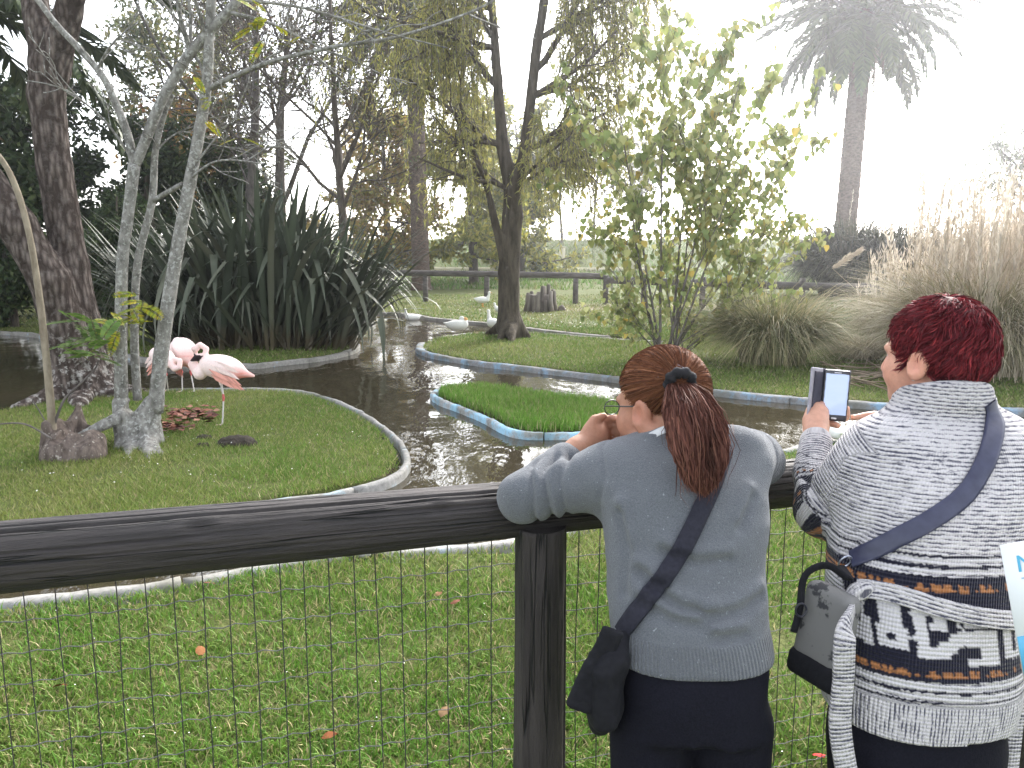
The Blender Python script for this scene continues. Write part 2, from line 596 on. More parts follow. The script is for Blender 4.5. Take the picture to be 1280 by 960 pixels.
nwx = len(wx)
water = link("pond_water", mesh_np("pond_water", np.stack([WX.ravel(), WY.ravel(), 0 * WX.ravel() + WATER_Z], 1),
             np.stack([wi * nwx + wj, wi * nwx + wj + 1, (wi + 1) * nwx + wj + 1, (wi + 1) * nwx + wj], -1).reshape(-1, 4)), mat_water())
tag(water, kind="structure")

# ---- concrete kerb round the pond, cast in lengths, with worn paint
def mat_kerb(name, paint, pfac, conc=(0.30, 0.285, 0.26)):
    m, n, l, p = newmat(name)
    p.inputs['Roughness'].default_value = 0.85
    p.inputs['Specular IOR Level'].default_value = 0.2
    f = noise(n, l, 5, 6, 0.7); g = noise(n, l, 26, 5, 0.7); h = noise(n, l, 2.0, 3, 0.6)
    c = mix_col(n, l, ramp(n, l, g, [(0.3, 0.0), (0.7, 1.0)]), conc, tuple(v * 0.55 for v in conc))
    c = mix_col(n, l, ramp(n, l, f, [(pfac - 0.06, 1.0), (pfac + 0.06, 0.0)]), c, paint)
    c = mix_col(n, l, ramp(n, l, h, [(0.48, 0.0), (0.70, 0.75)]), c, (0.085, 0.085, 0.055))
    c = mix_col(n, l, ramp(n, l, noise(n, l, 60, 3, .7), [(.62, 0.0), (.70, .7)]), c, (.05, .05, .035))
    l.new(c, p.inputs['Base Color'])
    bump(n, l, p, g, 0.5, 0.01)
    return m
K_PALE = mat_kerb("kerb_pale", (0.30, 0.37, 0.40), 0.40, (0.34, 0.33, 0.31))
K_GREY = mat_kerb("kerb_grey", (0.30, 0.42, 0.50), 0.34)
K_BLUE = mat_kerb("kerb_blue", (0.19, 0.29, 0.38), 0.45, (0.24, 0.24, 0.24))
K_SKY = mat_kerb("kerb_sky_blue", (0.30, 0.50, 0.63), 0.49, (0.40, 0.41, 0.40))

rk = np.random.RandomState(3)
def kerb(name, line, mat, w=0.11, seg=0.95, top=0.004, gap=0.012):
    root = empty(name, (*line[0], 0)); tag(root, kind="structure")
    P = resample(line, 0.06)
    s = np.concatenate([[0], np.cumsum(np.linalg.norm(np.diff(P, axis=0), axis=1))])
    t0 = 0.0
    while t0 < s[-1] - 0.1:
        t1 = min(t0 + seg * rk.uniform(.8, 1.25), s[-1])
        n = max(3, int((t1 - t0 - gap) / 0.08) + 1)
        t = np.linspace(t0, t1 - gap, n)
        c = np.stack([np.interp(t, s, P[:, 0]), np.interp(t, s, P[:, 1])], 1)
        tg = unit(np.gradient(c, axis=0)); nm = np.stack([-tg[:, 1], tg[:, 0]], 1)
        dz = rk.uniform(-.008, .008); wd = w * rk.uniform(.92, 1.08)
        prof = A([[-.5, -.5], [-.5, -.02], [-.34, 0.0], [.34, 0.0], [.5, -.02], [.5, -.5]])
        V = np.concatenate([c[:, None] + nm[:, None] * (prof[None, :, :1] * wd), np.broadcast_to((top + dz + prof[:, 1])[None, :, None], (n, 6, 1))], 2)
        V[:, :, :2] += 0.014 * fbm(V * 5, 1.0, 3)[..., None]
        V[:, 2:4, 2] += 0.014 * fbm(V[:, 2:4] * 7, 1.0, 3)
        i, j = np.meshgrid(np.arange(n - 1), np.arange(5), indexing='ij')
        Q = np.stack([i * 6 + j, i * 6 + j + 1, (i + 1) * 6 + j + 1, (i + 1) * 6 + j], -1).reshape(-1, 4)
        Q = np.concatenate([Q, [[0, 5, 4, 1], [1, 4, 3, 2]], (n - 1) * 6 + A([[0, 1, 4, 5], [1, 2, 3, 4]]).astype(int)])
        link("kerb_segment", mesh_np("kerb_segment", V.reshape(-1, 3), Q, smooth=False), mat, root)
        t0 = t1
    return root
def part_line(poly_px_w): return catmull(poly_px_w, 8)
kerb("pond_kerb_near", part_line(near_w[:-1]), K_PALE, 0.085)
kerb("pond_kerb_willow_bank", part_line(front_w[:11]), K_BLUE, 0.15, 1.2)
kerb("pond_kerb_inlet", part_line(front_w[11:]), K_GREY, 0.12)
kerb("pond_kerb_far", part_line(far_w), K_GREY, 0.16, 1.2)
kerb("pond_kerb_flax_bank", part_line(flax_w), K_GREY, 0.12)
kerb("pond_kerb_flamingo_island", part_line(isl[3:20]), K_PALE, 0.055)
kerb("pond_kerb_grass_island", catmull(np.concatenate([mid, mid[:1]]), 8), K_SKY, 0.062, 0.9)

# ================================================================== GRASS (uncountable)
LEAF = mat_leaf("grass_blade", trans=0.3, rough=0.6, spec=0.2)
rg = np.random.RandomState(11)

def sample_view(n, y0, y1, pw=1.0, margin=1.12, xlim=None):
    """points on the ground spread between distances y0..y1, density falling with distance"""
    u = rg.rand(n)
    a = 2 - pw
    Y = (y0 ** a + u * (y1 ** a - y0 ** a)) ** (1 / a)
    X = (rg.rand(n) * 2 - 1) * 0.66 * margin * Y
    return np.stack([X, Y], 1)

def grass(name, P, h, w, label, cols, straw=0.3, lean=0.5, segs=2, patch=1.0):
    thin = fbm(np.stack([P[:, 0], P[:, 1], 0 * P[:, 0] + 9], 1), 2.6 * patch, 3)
    P = P[rg.rand(len(P)) < np.clip(.95 + 1.3 * thin, .18, 1)]                  # worn and bare spots
    n = len(P)
    z = ground_z(P)
    B = np.stack([P[:, 0], P[:, 1], z - 0.004], 1)
    ang = rg.rand(n) * 2 * math.pi
    hh = h * rg.uniform(0.45, 1.25, n)
    pn = fbm(np.stack([P[:, 0], P[:, 1], 0 * z], 1), 1.3 * patch, 3)
    hh *= 1 + 0.45 * pn
    side = np.stack([np.cos(ang), np.sin(ang), 0 * ang], 1) * (w * rg.uniform(.6, 1.2, n))[:, None]
    la = rg.rand(n) * 2 * math.pi
    ln = np.stack([np.cos(la), np.sin(la), 0 * la], 1) * (hh * lean * rg.uniform(0.2, 1.6, n))[:, None]
    up = A([0, 0, 1.0]) * hh[:, None]
    if segs == 2:
        V = np.stack([B - side, B + side, B + ln * .35 + up * .6 - side * .8, B + ln * .35 + up * .6 + side * .8, B + ln + up * .95], 1)
        o = np.arange(n)[:, None] * 5
        Q = o + A([[0, 1, 3, 2]]).astype(int); T = o + A([[2, 3, 4]]).astype(int)
        F = [Q, T]; k = 5
    else:
        V = np.stack([B - side, B + side, B + ln + up], 1)
        F = [np.arange(n)[:, None] * 3 + A([[0, 1, 2]]).astype(int)]; k = 3
    pn2 = fbm(np.stack([P[:, 0], P[:, 1], 0 * z + 5], 1), 0.8 * patch, 3)
    sm = np.clip(straw + 0.85 * pn2 + 0.25 * rg.randn(n), 0, 1)[:, None]
    c = A(cols[0]) * (1 - sm) + A(cols[1]) * sm
    dead = (rg.rand(n) < 0.10 * (1 + straw))[:, None]
    c = np.where(dead, A(cols[2]), c) * rg.uniform(.7, 1.3, n)[:, None]
    o = link(name, mesh_np(name, V.reshape(-1, 3), F, True, np.repeat(c, k, 0)), LEAF)
    return tag(o, label, "grass", kind="stuff")

GC = [(0.090, 0.200, 0.024), (0.20, 0.232, 0.062), (0.33, 0.285, 0.145)]
def on_land(P, lo=0.045, f=None):
    s = land_sd(P)
    k = s > lo
    if f is not None: k &= f(P)
    return P[k]
def in_isl(P): return field('isl', P) < 0
def in_mid(P): return field('mid', P) < 0
P = on_land(sample_view(190000, 2.0, 6.6, 1.15), f=lambda p: ~in_isl(p) & ~in_mid(p) & (p[:, 1] > 1.95 + 0.3 * p[:, 0]))
grass("lawn_grass", P, 0.042, 0.0030, "short patchy mown lawn grass behind the wire mesh fence", GC, 0.40, 0.9)
P = on_land(sample_view(330000, 4.0, 9.6, 0.9), f=in_isl)
grass("lawn_grass", P, 0.040, 0.0040, "short mown grass of the flamingo bank", [(0.10, 0.195, 0.028), (0.22, 0.245, 0.07), (0.33, 0.29, 0.15)], 0.42, 0.8, 1)
P = np.stack([rg.uniform(-1.2, 1.8, 60000), rg.uniform(6.6, 9.6, 60000)], 1)
P = on_land(P, f=in_mid)
grass("tall_grass", P, 0.088, 0.0045, "lush longer bright green grass inside the blue kerbed islet",
      [(0.12, 0.25, 0.035), (0.20, 0.27, 0.07), (0.30, 0.29, 0.14)], 0.3, 0.35, 2)
P = on_land(sample_view(200000, 7.4, 17.5, 0.4, xlim=None), f=lambda p: ~in_isl(p) & ~in_mid(p))
grass("lawn_grass", P, 0.05, 0.0085, "sparse mown grass on the willow bank", [(0.10, 0.18, 0.028), (0.21, 0.235, 0.075), (0.31, 0.27, 0.15)], 0.4, 0.8, 1, 0.6)
P = on_land(sample_view(80000, 16, 31, 0.2))
grass("lawn_grass", P, 0.06, 0.019, "far lawn grass before the log rail", [(0.10, 0.17, 0.035), (0.22, 0.23, 0.085), (0.30, 0.26, 0.14)], 0.45, 0.8, 1, 0.4)
P = sample_view(60000, 34, 66, 0.2)
P = P[P[:, 0] < 26]
grass("bank_grass", P, 0.22, 0.035, "rough green grass on the far embankment", [(0.09, 0.18, 0.03), (0.17, 0.20, 0.06), (0.25, 0.22, 0.12)], 0.25, 0.5, 1, 0.2)
# ================================================================== TREES AND PLANTS
def leaf_geo(P, dirs, nrm, L, W, fold=0.0):
    """diamond leaves: base, two shoulders, tip"""
    d = unit(dirs); s = unit(np.cross(d, nrm)); n = np.cross(s, d)
    L = np.broadcast_to(A(L), (len(P),))[:, None]; W = np.broadcast_to(A(W), (len(P),))[:, None]
    V = np.stack([P, P + d * L * .42 - s * W + n * W * fold, P + d * L, P + d * L * .42 + s * W + n * W * fold], 1)
    return V.reshape(-1, 3), np.arange(len(P))[:, None] * 4 + np.array([[0, 1, 2, 3]])

def rvec(r, n): return unit(r.randn(n, 3))

def grow(r, p, d, L, rad, lvl, spec, out):
    s = spec[lvl]
    n = s.get('seg', 6)
    P = [A(p)]; d = unit(d)
    for k in range(n):
        d = unit(d + s['wig'] * r.randn(3) + A([0, 0, s['up']]))
        P.append(P[-1] + d * L / n)
    P = A(P)
    R = rad * np.linspace(1, s.get('taper', 0.35), n + 1)
    out.append((P, R, lvl))
    if lvl + 1 < len(spec):
        c = spec[lvl + 1]
        for k in range(c['n']):
            t = r.uniform(c.get('t0', 0.25), 1.0)
            i = min(int(t * n), n - 1); f = t * n - i
            q = P[i] * (1 - f) + P[i + 1] * f
            tg = unit(P[i + 1] - P[i])
            sd = unit(np.cross(tg, r.randn(3)))
            a = math.radians(c['ang'] * r.uniform(.7, 1.3))
            grow(r, q, tg * math.cos(a) + sd * math.sin(a), L * c['len'] * r.uniform(.6, 1.25) * (1.15 - 0.45 * t),
                 np.interp(t, [0, 1], [R[0], R[-1]]) * c.get('rr', .6), lvl + 1, spec, out)
    return out

def limbs_mesh(mb, br, minr=0.0, sides=(10, 6, 4, 3, 3), top=9):
    for P, R, lv in br:
        if lv > top: continue
        mb.tube(P, np.maximum(R, minr), sides[min(lv, len(sides) - 1)], cap=False)

def along(br, r, per, lv_min):
    """random points (and directions) along the finer branches"""
    P, T = [], []
    for pts, R, lv in br:
        if lv < lv_min: continue
        L = np.linalg.norm(np.diff(pts, axis=0), axis=1).sum()
        n = max(1, r.poisson(per * L))
        t = r.uniform(0.15, 1, n) * (len(pts) - 1)
        i = np.minimum(t.astype(int), len(pts) - 2); f = (t - i)[:, None]
        P.append(pts[i] * (1 - f) + pts[i + 1] * f); T.append(unit(pts[i + 1] - pts[i]))
    return np.concatenate(P), np.concatenate(T)

def leaf_colors(r, n, cols, jit=0.25):
    k = r.randint(0, len(cols), n)
    return A(cols)[k] * r.uniform(1 - jit, 1 + jit, n)[:, None]

BARK_DARK = mat_bark("bark_dark", (0.045, 0.036, 0.028), (0.125, 0.105, 0.085), 16, 0.2)
BARK_GREY = mat_bark("bark_grey", (0.10, 0.095, 0.085), (0.26, 0.25, 0.23), 22, 0.6, 0.4, 0.01, (0.33, 0.33, 0.31), 0.54)
BARK_TWIG = mat_bark("bark_twig", (0.07, 0.06, 0.055), (0.17, 0.15, 0.14), 9, 0.4, 0.3, 0.01)
LEAF_TREE = mat_leaf("tree_leaf", trans=0.35)
LEAF_DARK = mat_leaf("evergreen_leaf", trans=0.12, rough=0.7)

def tree(label, base, spec, seed, L, rad, leaf, cols, per, lsz, droop=0.0, lean=(0, 0, 1), clump=0.12, bark=None, lv=2, minr=0.006,
         group=None, name="tree", lmat=None, shape=None):
    r = np.random.RandomState(seed)
    root = empty(name, base)
    br = grow(r, A(base) - [0, 0, .15], lean, L, rad, 0, spec, [])
    mb = MB(); limbs_mesh(mb, br, minr, top=2 if per > 8 else 9)
    mb.build("trunk", bark or BARK_DARK, root)
    if per > 0:
        P, T = along(br, r, per, lv)
        P = P + r.randn(len(P), 3) * clump
        d = unit(T * .5 + r.randn(len(P), 3) * .7 + A([0, 0, -droop]))
        L_ = lsz[0] * r.uniform(.6, 1.3, len(P)); W_ = lsz[1] * r.uniform(.6, 1.3, len(P))
        V, Q = leaf_geo(P, d, rvec(r, len(P)), L_, W_)
        link("crown", mesh_np("crown", V, Q, False, np.repeat(leaf_colors(r, len(P), cols), 4, 0)), lmat or LEAF_TREE, root)
    return tag(root, label, "tree", group)

# ---------- dense evergreens behind the flamingo bank
EVG = [dict(wig=.03, up=.02, seg=10, taper=.15), dict(n=40, ang=80, len=.30, wig=.10, up=.02, t0=.10, rr=.35, seg=5),
       dict(n=9, ang=45, len=.42, wig=.15, up=-.02, t0=.15, rr=.5, seg=4), dict(n=4, ang=45, len=.4, wig=.2, up=-.04, t0=.2, rr=.6, seg=3)]
dark = [(0.034, 0.060, 0.020), (0.048, 0.078, 0.026), (0.075, 0.10, 0.034), (0.026, 0.042, 0.018)]
olive = [(0.08, 0.10, 0.035), (0.12, 0.13, 0.045), (0.16, 0.155, 0.06), (0.05, 0.07, 0.03)]
def gp(x, d): return A([(x - 640) / FPX * d / (math.cos(PITCH)), d, 0.0])   # foot of something seen in picture column x, d metres away
def foot(x, d):
    # column x where the ray meets distance d at about eye level
    p = D(x, 320, d); return A([p[0], d, float(ground_z(A([[p[0], d]]))[0])])
tree("tall dark conifer at the pond's back corner, beyond the rough barked tree", foot(-70, 20), EVG, 1, 7.6, .26, 'd', dark, 30, (.22, .055), .25, lmat=LEAF_DARK, group="dark evergreens beyond the flamingo bank")
tree("broad dark evergreen between the rough barked tree and the slender grey stems", foot(75, 22), EVG, 2, 5.9, .24, 'd', dark, 30, (.22, .055), .25, lmat=LEAF_DARK, group="dark evergreens beyond the flamingo bank")
tree("dark evergreen seen between the slender grey stems", foot(190, 23), EVG, 3, 4.9, .22, 'd', dark, 30, (.22, .055), .25, lmat=LEAF_DARK, group="dark evergreens beyond the flamingo bank")
tree("dark evergreen rising straight behind the flax clump", foot(285, 25), EVG, 4, 4.7, .22, 'd', dark + olive[:1], 30, (.26, .06), .25, lmat=LEAF_DARK, group="dark evergreens beyond the flamingo bank")
tree("low dark shrub added on the far bank for the shade under the evergreens", foot(10, 17.5), EVG, 5, 2.6, .1, 'd', dark, 60, (.14, .035), .2, lmat=LEAF_DARK, name="shrub")  # dark shrubs added to stand in for the shade beneath the trees
tree("rounded dark shrub added beside the flax clump for the shade under the trees", foot(150, 18), EVG, 6, 3.0, .1, 'd', dark, 60, (.14, .035), .2, lmat=LEAF_DARK, name="shrub")

# ---------- airy trees further back
AIRY = [dict(wig=.06, up=.04, seg=10, taper=.2), dict(n=16, ang=48, len=.45, wig=.13, up=.05, t0=.28, rr=.5, seg=6),
        dict(n=8, ang=42, len=.5, wig=.16, up=.02, t0=.2, rr=.55, seg=5), dict(n=5, ang=40, len=.5, wig=.2, up=-.03, t0=.2, rr=.6, seg=4)]
tree("tall airy olive green tree topping the evergreens", foot(205, 31), AIRY, 10, 10.5, .22, 'o', [(.12, .14, .05), (.17, .17, .065), (.20, .18, .07), (.08, .10, .04)], 15, (.24, .055), .2)
tree("small golden leaved tree behind the slender stems", foot(262, 28), AIRY, 11, 5.4, .12, 'o', [(.30, .17, .03), (.22, .15, .04), (.14, .12, .04), (.20, .09, .04)], 14, (.16, .05), .2)
BARE = [dict(wig=.05, up=.05, seg=10, taper=.25), dict(n=13, ang=45, len=.55, wig=.12, up=.06, t0=.3, rr=.5, seg=7),
        dict(n=8, ang=42, len=.5, wig=.15, up=.03, t0=.2, rr=.5, seg=5), dict(n=7, ang=40, len=.5, wig=.18, up=-.01, t0=.15, rr=.55, seg=4),
        dict(n=3, ang=35, len=.6, wig=.2, up=-.05, t0=.2, rr=.7, seg=2)]
redd = [(.14, .08, .05), (.10, .085, .05), (.12, .11, .05)]
tree("bare twiggy tree with reddish last leaves behind the flax", foot(322, 23), BARE, 12, 9.2, .20, 'o', redd, 3.6, (.10, .03), .3, bark=BARK_TWIG, lv=3, minr=.009)
tree("bare forked tree with dark trunk above the flax tips", foot(350, 27), BARE, 13, 9.6, .24, 'o', olive + redd, 1.6, (.12, .03), .3, bark=BARK_DARK, lv=3, minr=.010)
tree("leaning bare tree with dark stem above the flax tips", foot(432, 21), BARE, 14, 8.4, .15, 'o', olive, 2.0, (.10, .028), .3, bark=BARK_DARK, lv=3, minr=.008, lean=(-.05, 0, 1))
yel = [(.31, .30, .055), (.38, .34, .06), (.24, .25, .05), (.18, .20, .05)]
orn = [(.34, .22, .06), (.38, .27, .06), (.28, .24, .06), (.20, .14, .05)]
CON = [dict(wig=.03, up=.02, seg=10, taper=.15), dict(n=34, ang=78, len=.34, wig=.08, up=.0, t0=.12, rr=.35, seg=5),
       dict(n=7, ang=45, len=.42, wig=.15, up=-.02, t0=.15, rr=.5, seg=4), dict(n=4, ang=45, len=.4, wig=.2, up=-.05, t0=.2, rr=.6, seg=3)]
tree("yellow green feathery conifer between the palm trunk and the willow", foot(592, 38), CON, 15, 8.5, .25, 'o', yel, 34, (.30, .075), .3)
tree("orange brown feathery conifer beside the ringed palm trunk", foot(486, 39), CON, 16, 8.2, .25, 'o', orn + yel[:1], 24, (.30, .075), .3)
tree("yellow green feathery conifer right behind the willow trunk", foot(652, 45), CON, 17, 8.6, .25, 'o', yel + olive[:1], 30, (.32, .08), .3)
for k, (x, d, h, s) in enumerate([(702, 62, 7.5, 21), (742, 66, 8.5, 22), (792, 70, 7.5, 23)]):
    tree(["thin pale tree on the embankment beside the willow", "thin tall tree on the embankment behind the poplar bush",
          "slight tree on the embankment hidden behind poplar leaves"][k], foot(x, d), AIRY, s, h, .13, 'o', olive, 9, (.3, .08), .2, lv=3, minr=.02)
tree("drooping eucalyptus behind the plumed pampas grass", foot(1305, 40), AIRY, 25, 10.5, .3, 'o', [(.09, .12, .06), (.13, .15, .07)], 7, (.30, .05), .7)

# ---------- the rough barked old tree with two stems and a hollow
def mat_rough():
    m, n, l, p = newmat("bark_fissured")
    p.inputs['Roughness'].default_value = 0.95; p.inputs['Specular IOR Level'].default_value = 0.1
    f = noise(n, l, 22, 6, 0.7, stretch=(1, 1, .3))
    v = n.new("ShaderNodeTexVoronoi"); v.inputs['Scale'].default_value = 20
    t = n.new("ShaderNodeTexCoord"); mp = n.new("ShaderNodeMapping"); mp.inputs['Scale'].default_value = (1, 1, .28)
    l.new(t.outputs['Object'], mp.inputs[0]); l.new(mp.outputs[0], v.inputs['Vector'])
    h = math_n(n, l, 'ADD', math_n(n, l, 'MULTIPLY', v.outputs['Distance'], 0.9), math_n(n, l, 'MULTIPLY', f, 0.8))
    c = mix_col(n, l, ramp(n, l, h, [(0.45, 0.0), (0.95, 1.0)]), (0.20, 0.165, 0.145), (0.055, 0.042, 0.036))
    gz = n.new("ShaderNodeNewGeometry"); s = n.new("ShaderNodeSeparateXYZ"); l.new(gz.outputs['Position'], s.inputs[0])
    lich = math_n(n, l, 'MULTIPLY', ramp(n, l, noise(n, l, 14, 5, .7), [(.52, 0.0), (.60, 1.0)]), ramp(n, l, s.outputs[2], [(.25, 1.0), (1.0, .12)]))
    c = mix_col(n, l, lich, c, (0.38, 0.36, 0.33))
    l.new(c, p.inputs['Base Color'])
    bump(n, l, p, math_n(n, l, 'SUBTRACT', 1.0, h), 1.0, 0.05)
    return m
ROUGH = mat_rough()
dT = 9.1
st1 = [D(103, 500, dT - .1), D(106, 460, dT), D(98, 400, dT), D(88, 330, dT), D(68, 210, dT), D(58, 120, dT), D(62, 85, dT)]
r1 = [.40, .31, .22, .185, .175, .18, .20]
st1a = [D(60, 90, dT), D(46, 20, dT), D(36, -80, dT + .2), D(20, -240, dT + .5)]
st1b = [D(66, 85, dT), D(82, 30, dT - .1), D(96, -30, dT - .2), D(140, -200, dT - .3)]
st2 = [D(96, 480, dT - .15), D(86, 430, dT - .2), D(62, 350, dT - .35), D(20, 280, dT - .45), D(-20, 225, dT - .5), D(-120, 60, dT - .4)]
r2 = [.28, .22, .20, .19, .185, .16]
def old_tree(p):
    d = s_chain(p, st1, r1, .05)
    d = smin(d, s_chain(p, st1a, [.165, .135, .12, .10]), .08)
    d = smin(d, s_chain(p, st1b, [.155, .14, .125, .10]), .08)
    d = smin(d, s_chain(p, st2, r2, .05), .10)
    for a, b, ra, rb in [((112, 470), (20, 512), .22, .06), ((110, 470), (150, 498), .22, .07), ((100, 468), (100, 510), .24, .08), ((118, 474), (185, 492), .17, .05)]:
        A0, B0 = D(*a, dT), G(*b, -.02)
        d = smin(d, s_chain(p, [A0, (A0 + B0) / 2 + A([0, 0, -.06]), B0], [ra, (ra + rb) * .48, rb]), .12)
    d = smax(d, -s_ell(p, D(97, 462, dT - .48), (.10, .22, .11)), .03)
    d = smax(d, -s_ell(p, D(93, 484, dT - .50), (.13, .16, .20)), .04)
    d = d - 0.018 * fbm(p * A([1, 1, .35]), 11, 2)
    return d
ot_root = empty("old_tree", G(105, 492))
V, F = surface(old_tree, A([-7.6, 7.9, -.15]), A([-3.6, 10.3, 6.4]), 0.03)
link("trunk", mesh_np("trunk", V, F), ROUGH, ot_root)
r_ = np.random.RandomState(31)
br = []
for st, rr in ((st1a, .11), (st1b, .11), (st2, .17)):
    for k in range(3):
        grow(r_, st[-1], unit(st[-1] - st[-2]) + .4 * r_.randn(3), 2.6, rr * .8, 0,
             [dict(wig=.1, up=.03, seg=6), dict(n=6, ang=45, len=.6, wig=.14, up=.0, rr=.5, seg=5), dict(n=6, ang=45, len=.5, wig=.18, up=-.05, rr=.5, seg=4)], br)
mb = MB(); limbs_mesh(mb, br, .006); mb.build("branch", BARK_DARK, ot_root)
tag(ot_root, "old rough barked tree with two stems and a dark hollow at its foot", "tree")

# ---------- slender lichen-grey tree with several stems on a swollen foot
dS = 6.55
SL = empty("slender_tree", G(170, 562))
def slender_foot(p):
    d = s_chain(p, [D(183, 560, dS), D(182, 530, dS), D(190, 505, dS)], [.155, .12, .075])
    d = smin(d, s_chain(p, [D(165, 562, dS - .05), D(158, 535, dS - .05), D(152, 505, dS)], [.10, .10, .075]), .05)
    d = smin(d, s_chain(p, [D(150, 528, dS), D(175, 520, dS), D(196, 500, dS)], [.06, .055, .055]), .03)
    d = smin(d, s_chain(p, [D(152, 520, dS - .1), D(128, 532, dS - .2), D(100, 546, dS - .28)], [.055, .045, .035]), .03)
    for x, y in ((205, 572), (160, 575), (188, 578), (140, 566)):
        d = smin(d, s_cone(p, D(180 if x > 165 else 162, 552, dS), G(x, y, -.02), .08, .02), .06)
    d = smax(d, -s_ell(p, D(172, 505, dS + .10), (.055, .2, .05)), .02)
    return d - .008 * fbm(p * A([1, 1, .6]), 22, 2)
V, F = surface(slender_foot, G(90, 590) - A([.5, .4, .1]), A([-2.4, 7.2, .7]), 0.012)
link("root_flare", mesh_np("root_flare", V, F), BARK_GREY, SL)
def stem(mb, pts, r, d=dS, sides=12, n=6):
    P = catmull(A([D(x, y, d + (q[0] if q else 0)) for x, y, *q in pts]), n)
    R = np.interp(np.linspace(0, 1, len(P)), np.linspace(0, 1, len(r)), r)
    R = .86 * R * (1 + .07 * fbm(P, 14, 2))
    mb.tube(P, R, sides)
    return P
mb = MB()
s1 = stem(mb, [(152, 515), (151, 430), (153, 330), (160, 270), (168, 205)], [.066, .058, .052, .05, .054]); mb.build("stem", BARK_GREY, SL)
mb = MB(); sA = stem(mb, [(168, 208), (160, 170), (145, 130), (128, 95), (100, 62), (70, 30), (38, -10), (-20, -60)], [.042, .036, .032, .03, .026, .022]); mb.build("stem", BARK_GREY, SL)
mb = MB(); sB = stem(mb, [(169, 206), (180, 180), (200, 130), (225, 85), (245, 58), (285, 15), (320, -20), (400, -60)], [.046, .046, .044, .044, .04, .034]); mb.build("stem", BARK_GREY, SL)
mb = MB(); s2 = stem(mb, [(172, 500, .12), (168, 420, .12), (172, 330, .12), (190, 252, .12), (194, 190, .10), (206, 140, .1), (216, 118, .1)], [.042, .038, .036, .032, .026, .022]); mb.build("stem", BARK_GREY, SL)
mb = MB(); s2b = stem(mb, [(190, 252, .12), (210, 240, .05), (228, 230, -.02)], [.026, .024, .024], sides=8); mb.build("stem", BARK_GREY, SL)
mb = MB(); s3 = stem(mb, [(194, 515), (203, 430), (220, 320), (237, 230), (250, 160), (259, 100), (262, 40), (268, -60)], [.075, .068, .060, .056, .05, .046, .044, .04]); mb.build("stem", BARK_GREY, SL)
r_ = np.random.RandomState(5)
br = []
TW = [dict(wig=.10, up=.02, seg=9, taper=.3), dict(n=6, ang=40, len=.45, wig=.15, up=.0, rr=.55, seg=6), dict(n=3, ang=40, len=.45, wig=.2, up=-.02, rr=.6, seg=4)]
def twig(pts, r0, d=dS):
    P = catmull(A([D(x, y, d + (q[0] if q else 0)) for x, y, *q in pts]), 5)
    br.append((P, np.linspace(r0, r0 * .3, len(P)), 0))
    for k in range(5):
        i = r_.randint(len(P) // 4, len(P) - 1)
        grow(r_, P[i], unit(P[i + 1] - P[i]) + .6 * r_.randn(3), r_.uniform(.25, .7), r0 * .4, 1, TW, br)
twig([(168, 203), (130, 150, -.1), (80, 112, -.2), (30, 100, -.3)], .012)
twig([(262, 110), (300, 92, -.1), (345, 75, -.2), (420, 58, -.2), (500, 45, -.1), (600, 10, .1), (640, -20, .1)], .022)
twig([(237, 62), (225, 20, -.1), (215, -30, -.1)], .024)
twig([(230, 230), (262, 205, -.1), (290, 200, -.2), (330, 205, -.3)], .013)
twig([(240, 212), (280, 160, -.1), (310, 140, -.2)], .010)
twig([(258, 110), (248, 75), (230, 60, .1)], .016)
twig([(190, 195, .1), (215, 170, .1), (250, 155, .2)], .010)
twig([(120, 90), (140, 55, -.1), (175, 25, -.2)], .012)
twig([(285, 15), (340, 30, -.1), (400, 60, -.1), (450, 80, 0)], .016)
twig([(300, 0), (380, 10, -.1), (480, 40, -.2), (560, 60, -.2)], .014)
for k in range(9):
    q = sB[r_.randint(len(sB) // 2, len(sB))]
    grow(r_, q, A([r_.uniform(-.2, 1), r_.uniform(-.5, .5), r_.uniform(-.1, .8)]), r_.uniform(1.0, 2.2), .016, 0, TW, br)
mb = MB(); limbs_mesh(mb, br, .0035, (7, 5, 4, 3)); mb.build("twigs", BARK_GREY, SL)["kind"] = "stuff"
tag(SL, "slender grey lichened tree with several stems rising from a swollen foot", "tree")

def fern_leaf(P0, dirv, L, name, parent, cols, seed):
    """compound leaf: a stalk with paired leaflets"""
    r = np.random.RandomState(seed)
    dirv = unit(dirv); pts = A([A(P0) + dirv * L * t + A([0, 0, -.25 * L * t * t]) for t in np.linspace(0, 1, 10)])
    sd = unit(np.cross(dirv, A([0, 0, 1.0]) + .3 * r.randn(3)))
    P, Dr = [], []
    for t in np.linspace(.15, 1, 13):
        q = pts[0] + dirv * L * t + A([0, 0, -.25 * L * t * t])
        for s in (-1, 1):
            P.append(q); Dr.append(sd * s + dirv * .45 + A([0, 0, -.15]))
    P, Dr = A(P), A(Dr)
    ll = L * .28 * np.repeat(np.sin(np.linspace(.5, 2.9, 13)) ** .6, 2)
    V, Q = leaf_geo(P, Dr, np.broadcast_to(np.cross(dirv, sd), P.shape) + .2 * r.randn(*P.shape), ll, ll * .2)
    mb = MB(); mb.tube(pts, np.linspace(.003, .001, 10), 4, C=(.12, .12, .04))
    mb.add(V, Q, None, np.repeat(leaf_colors(r, len(P), cols), 4, 0))
    return mb.build(name, LEAF_TREE, parent, smooth=False)
ycol = [(.30, .32, .03), (.22, .28, .04), (.36, .30, .03)]
gcol = [(.10, .18, .04), (.14, .22, .05)]
k = 0
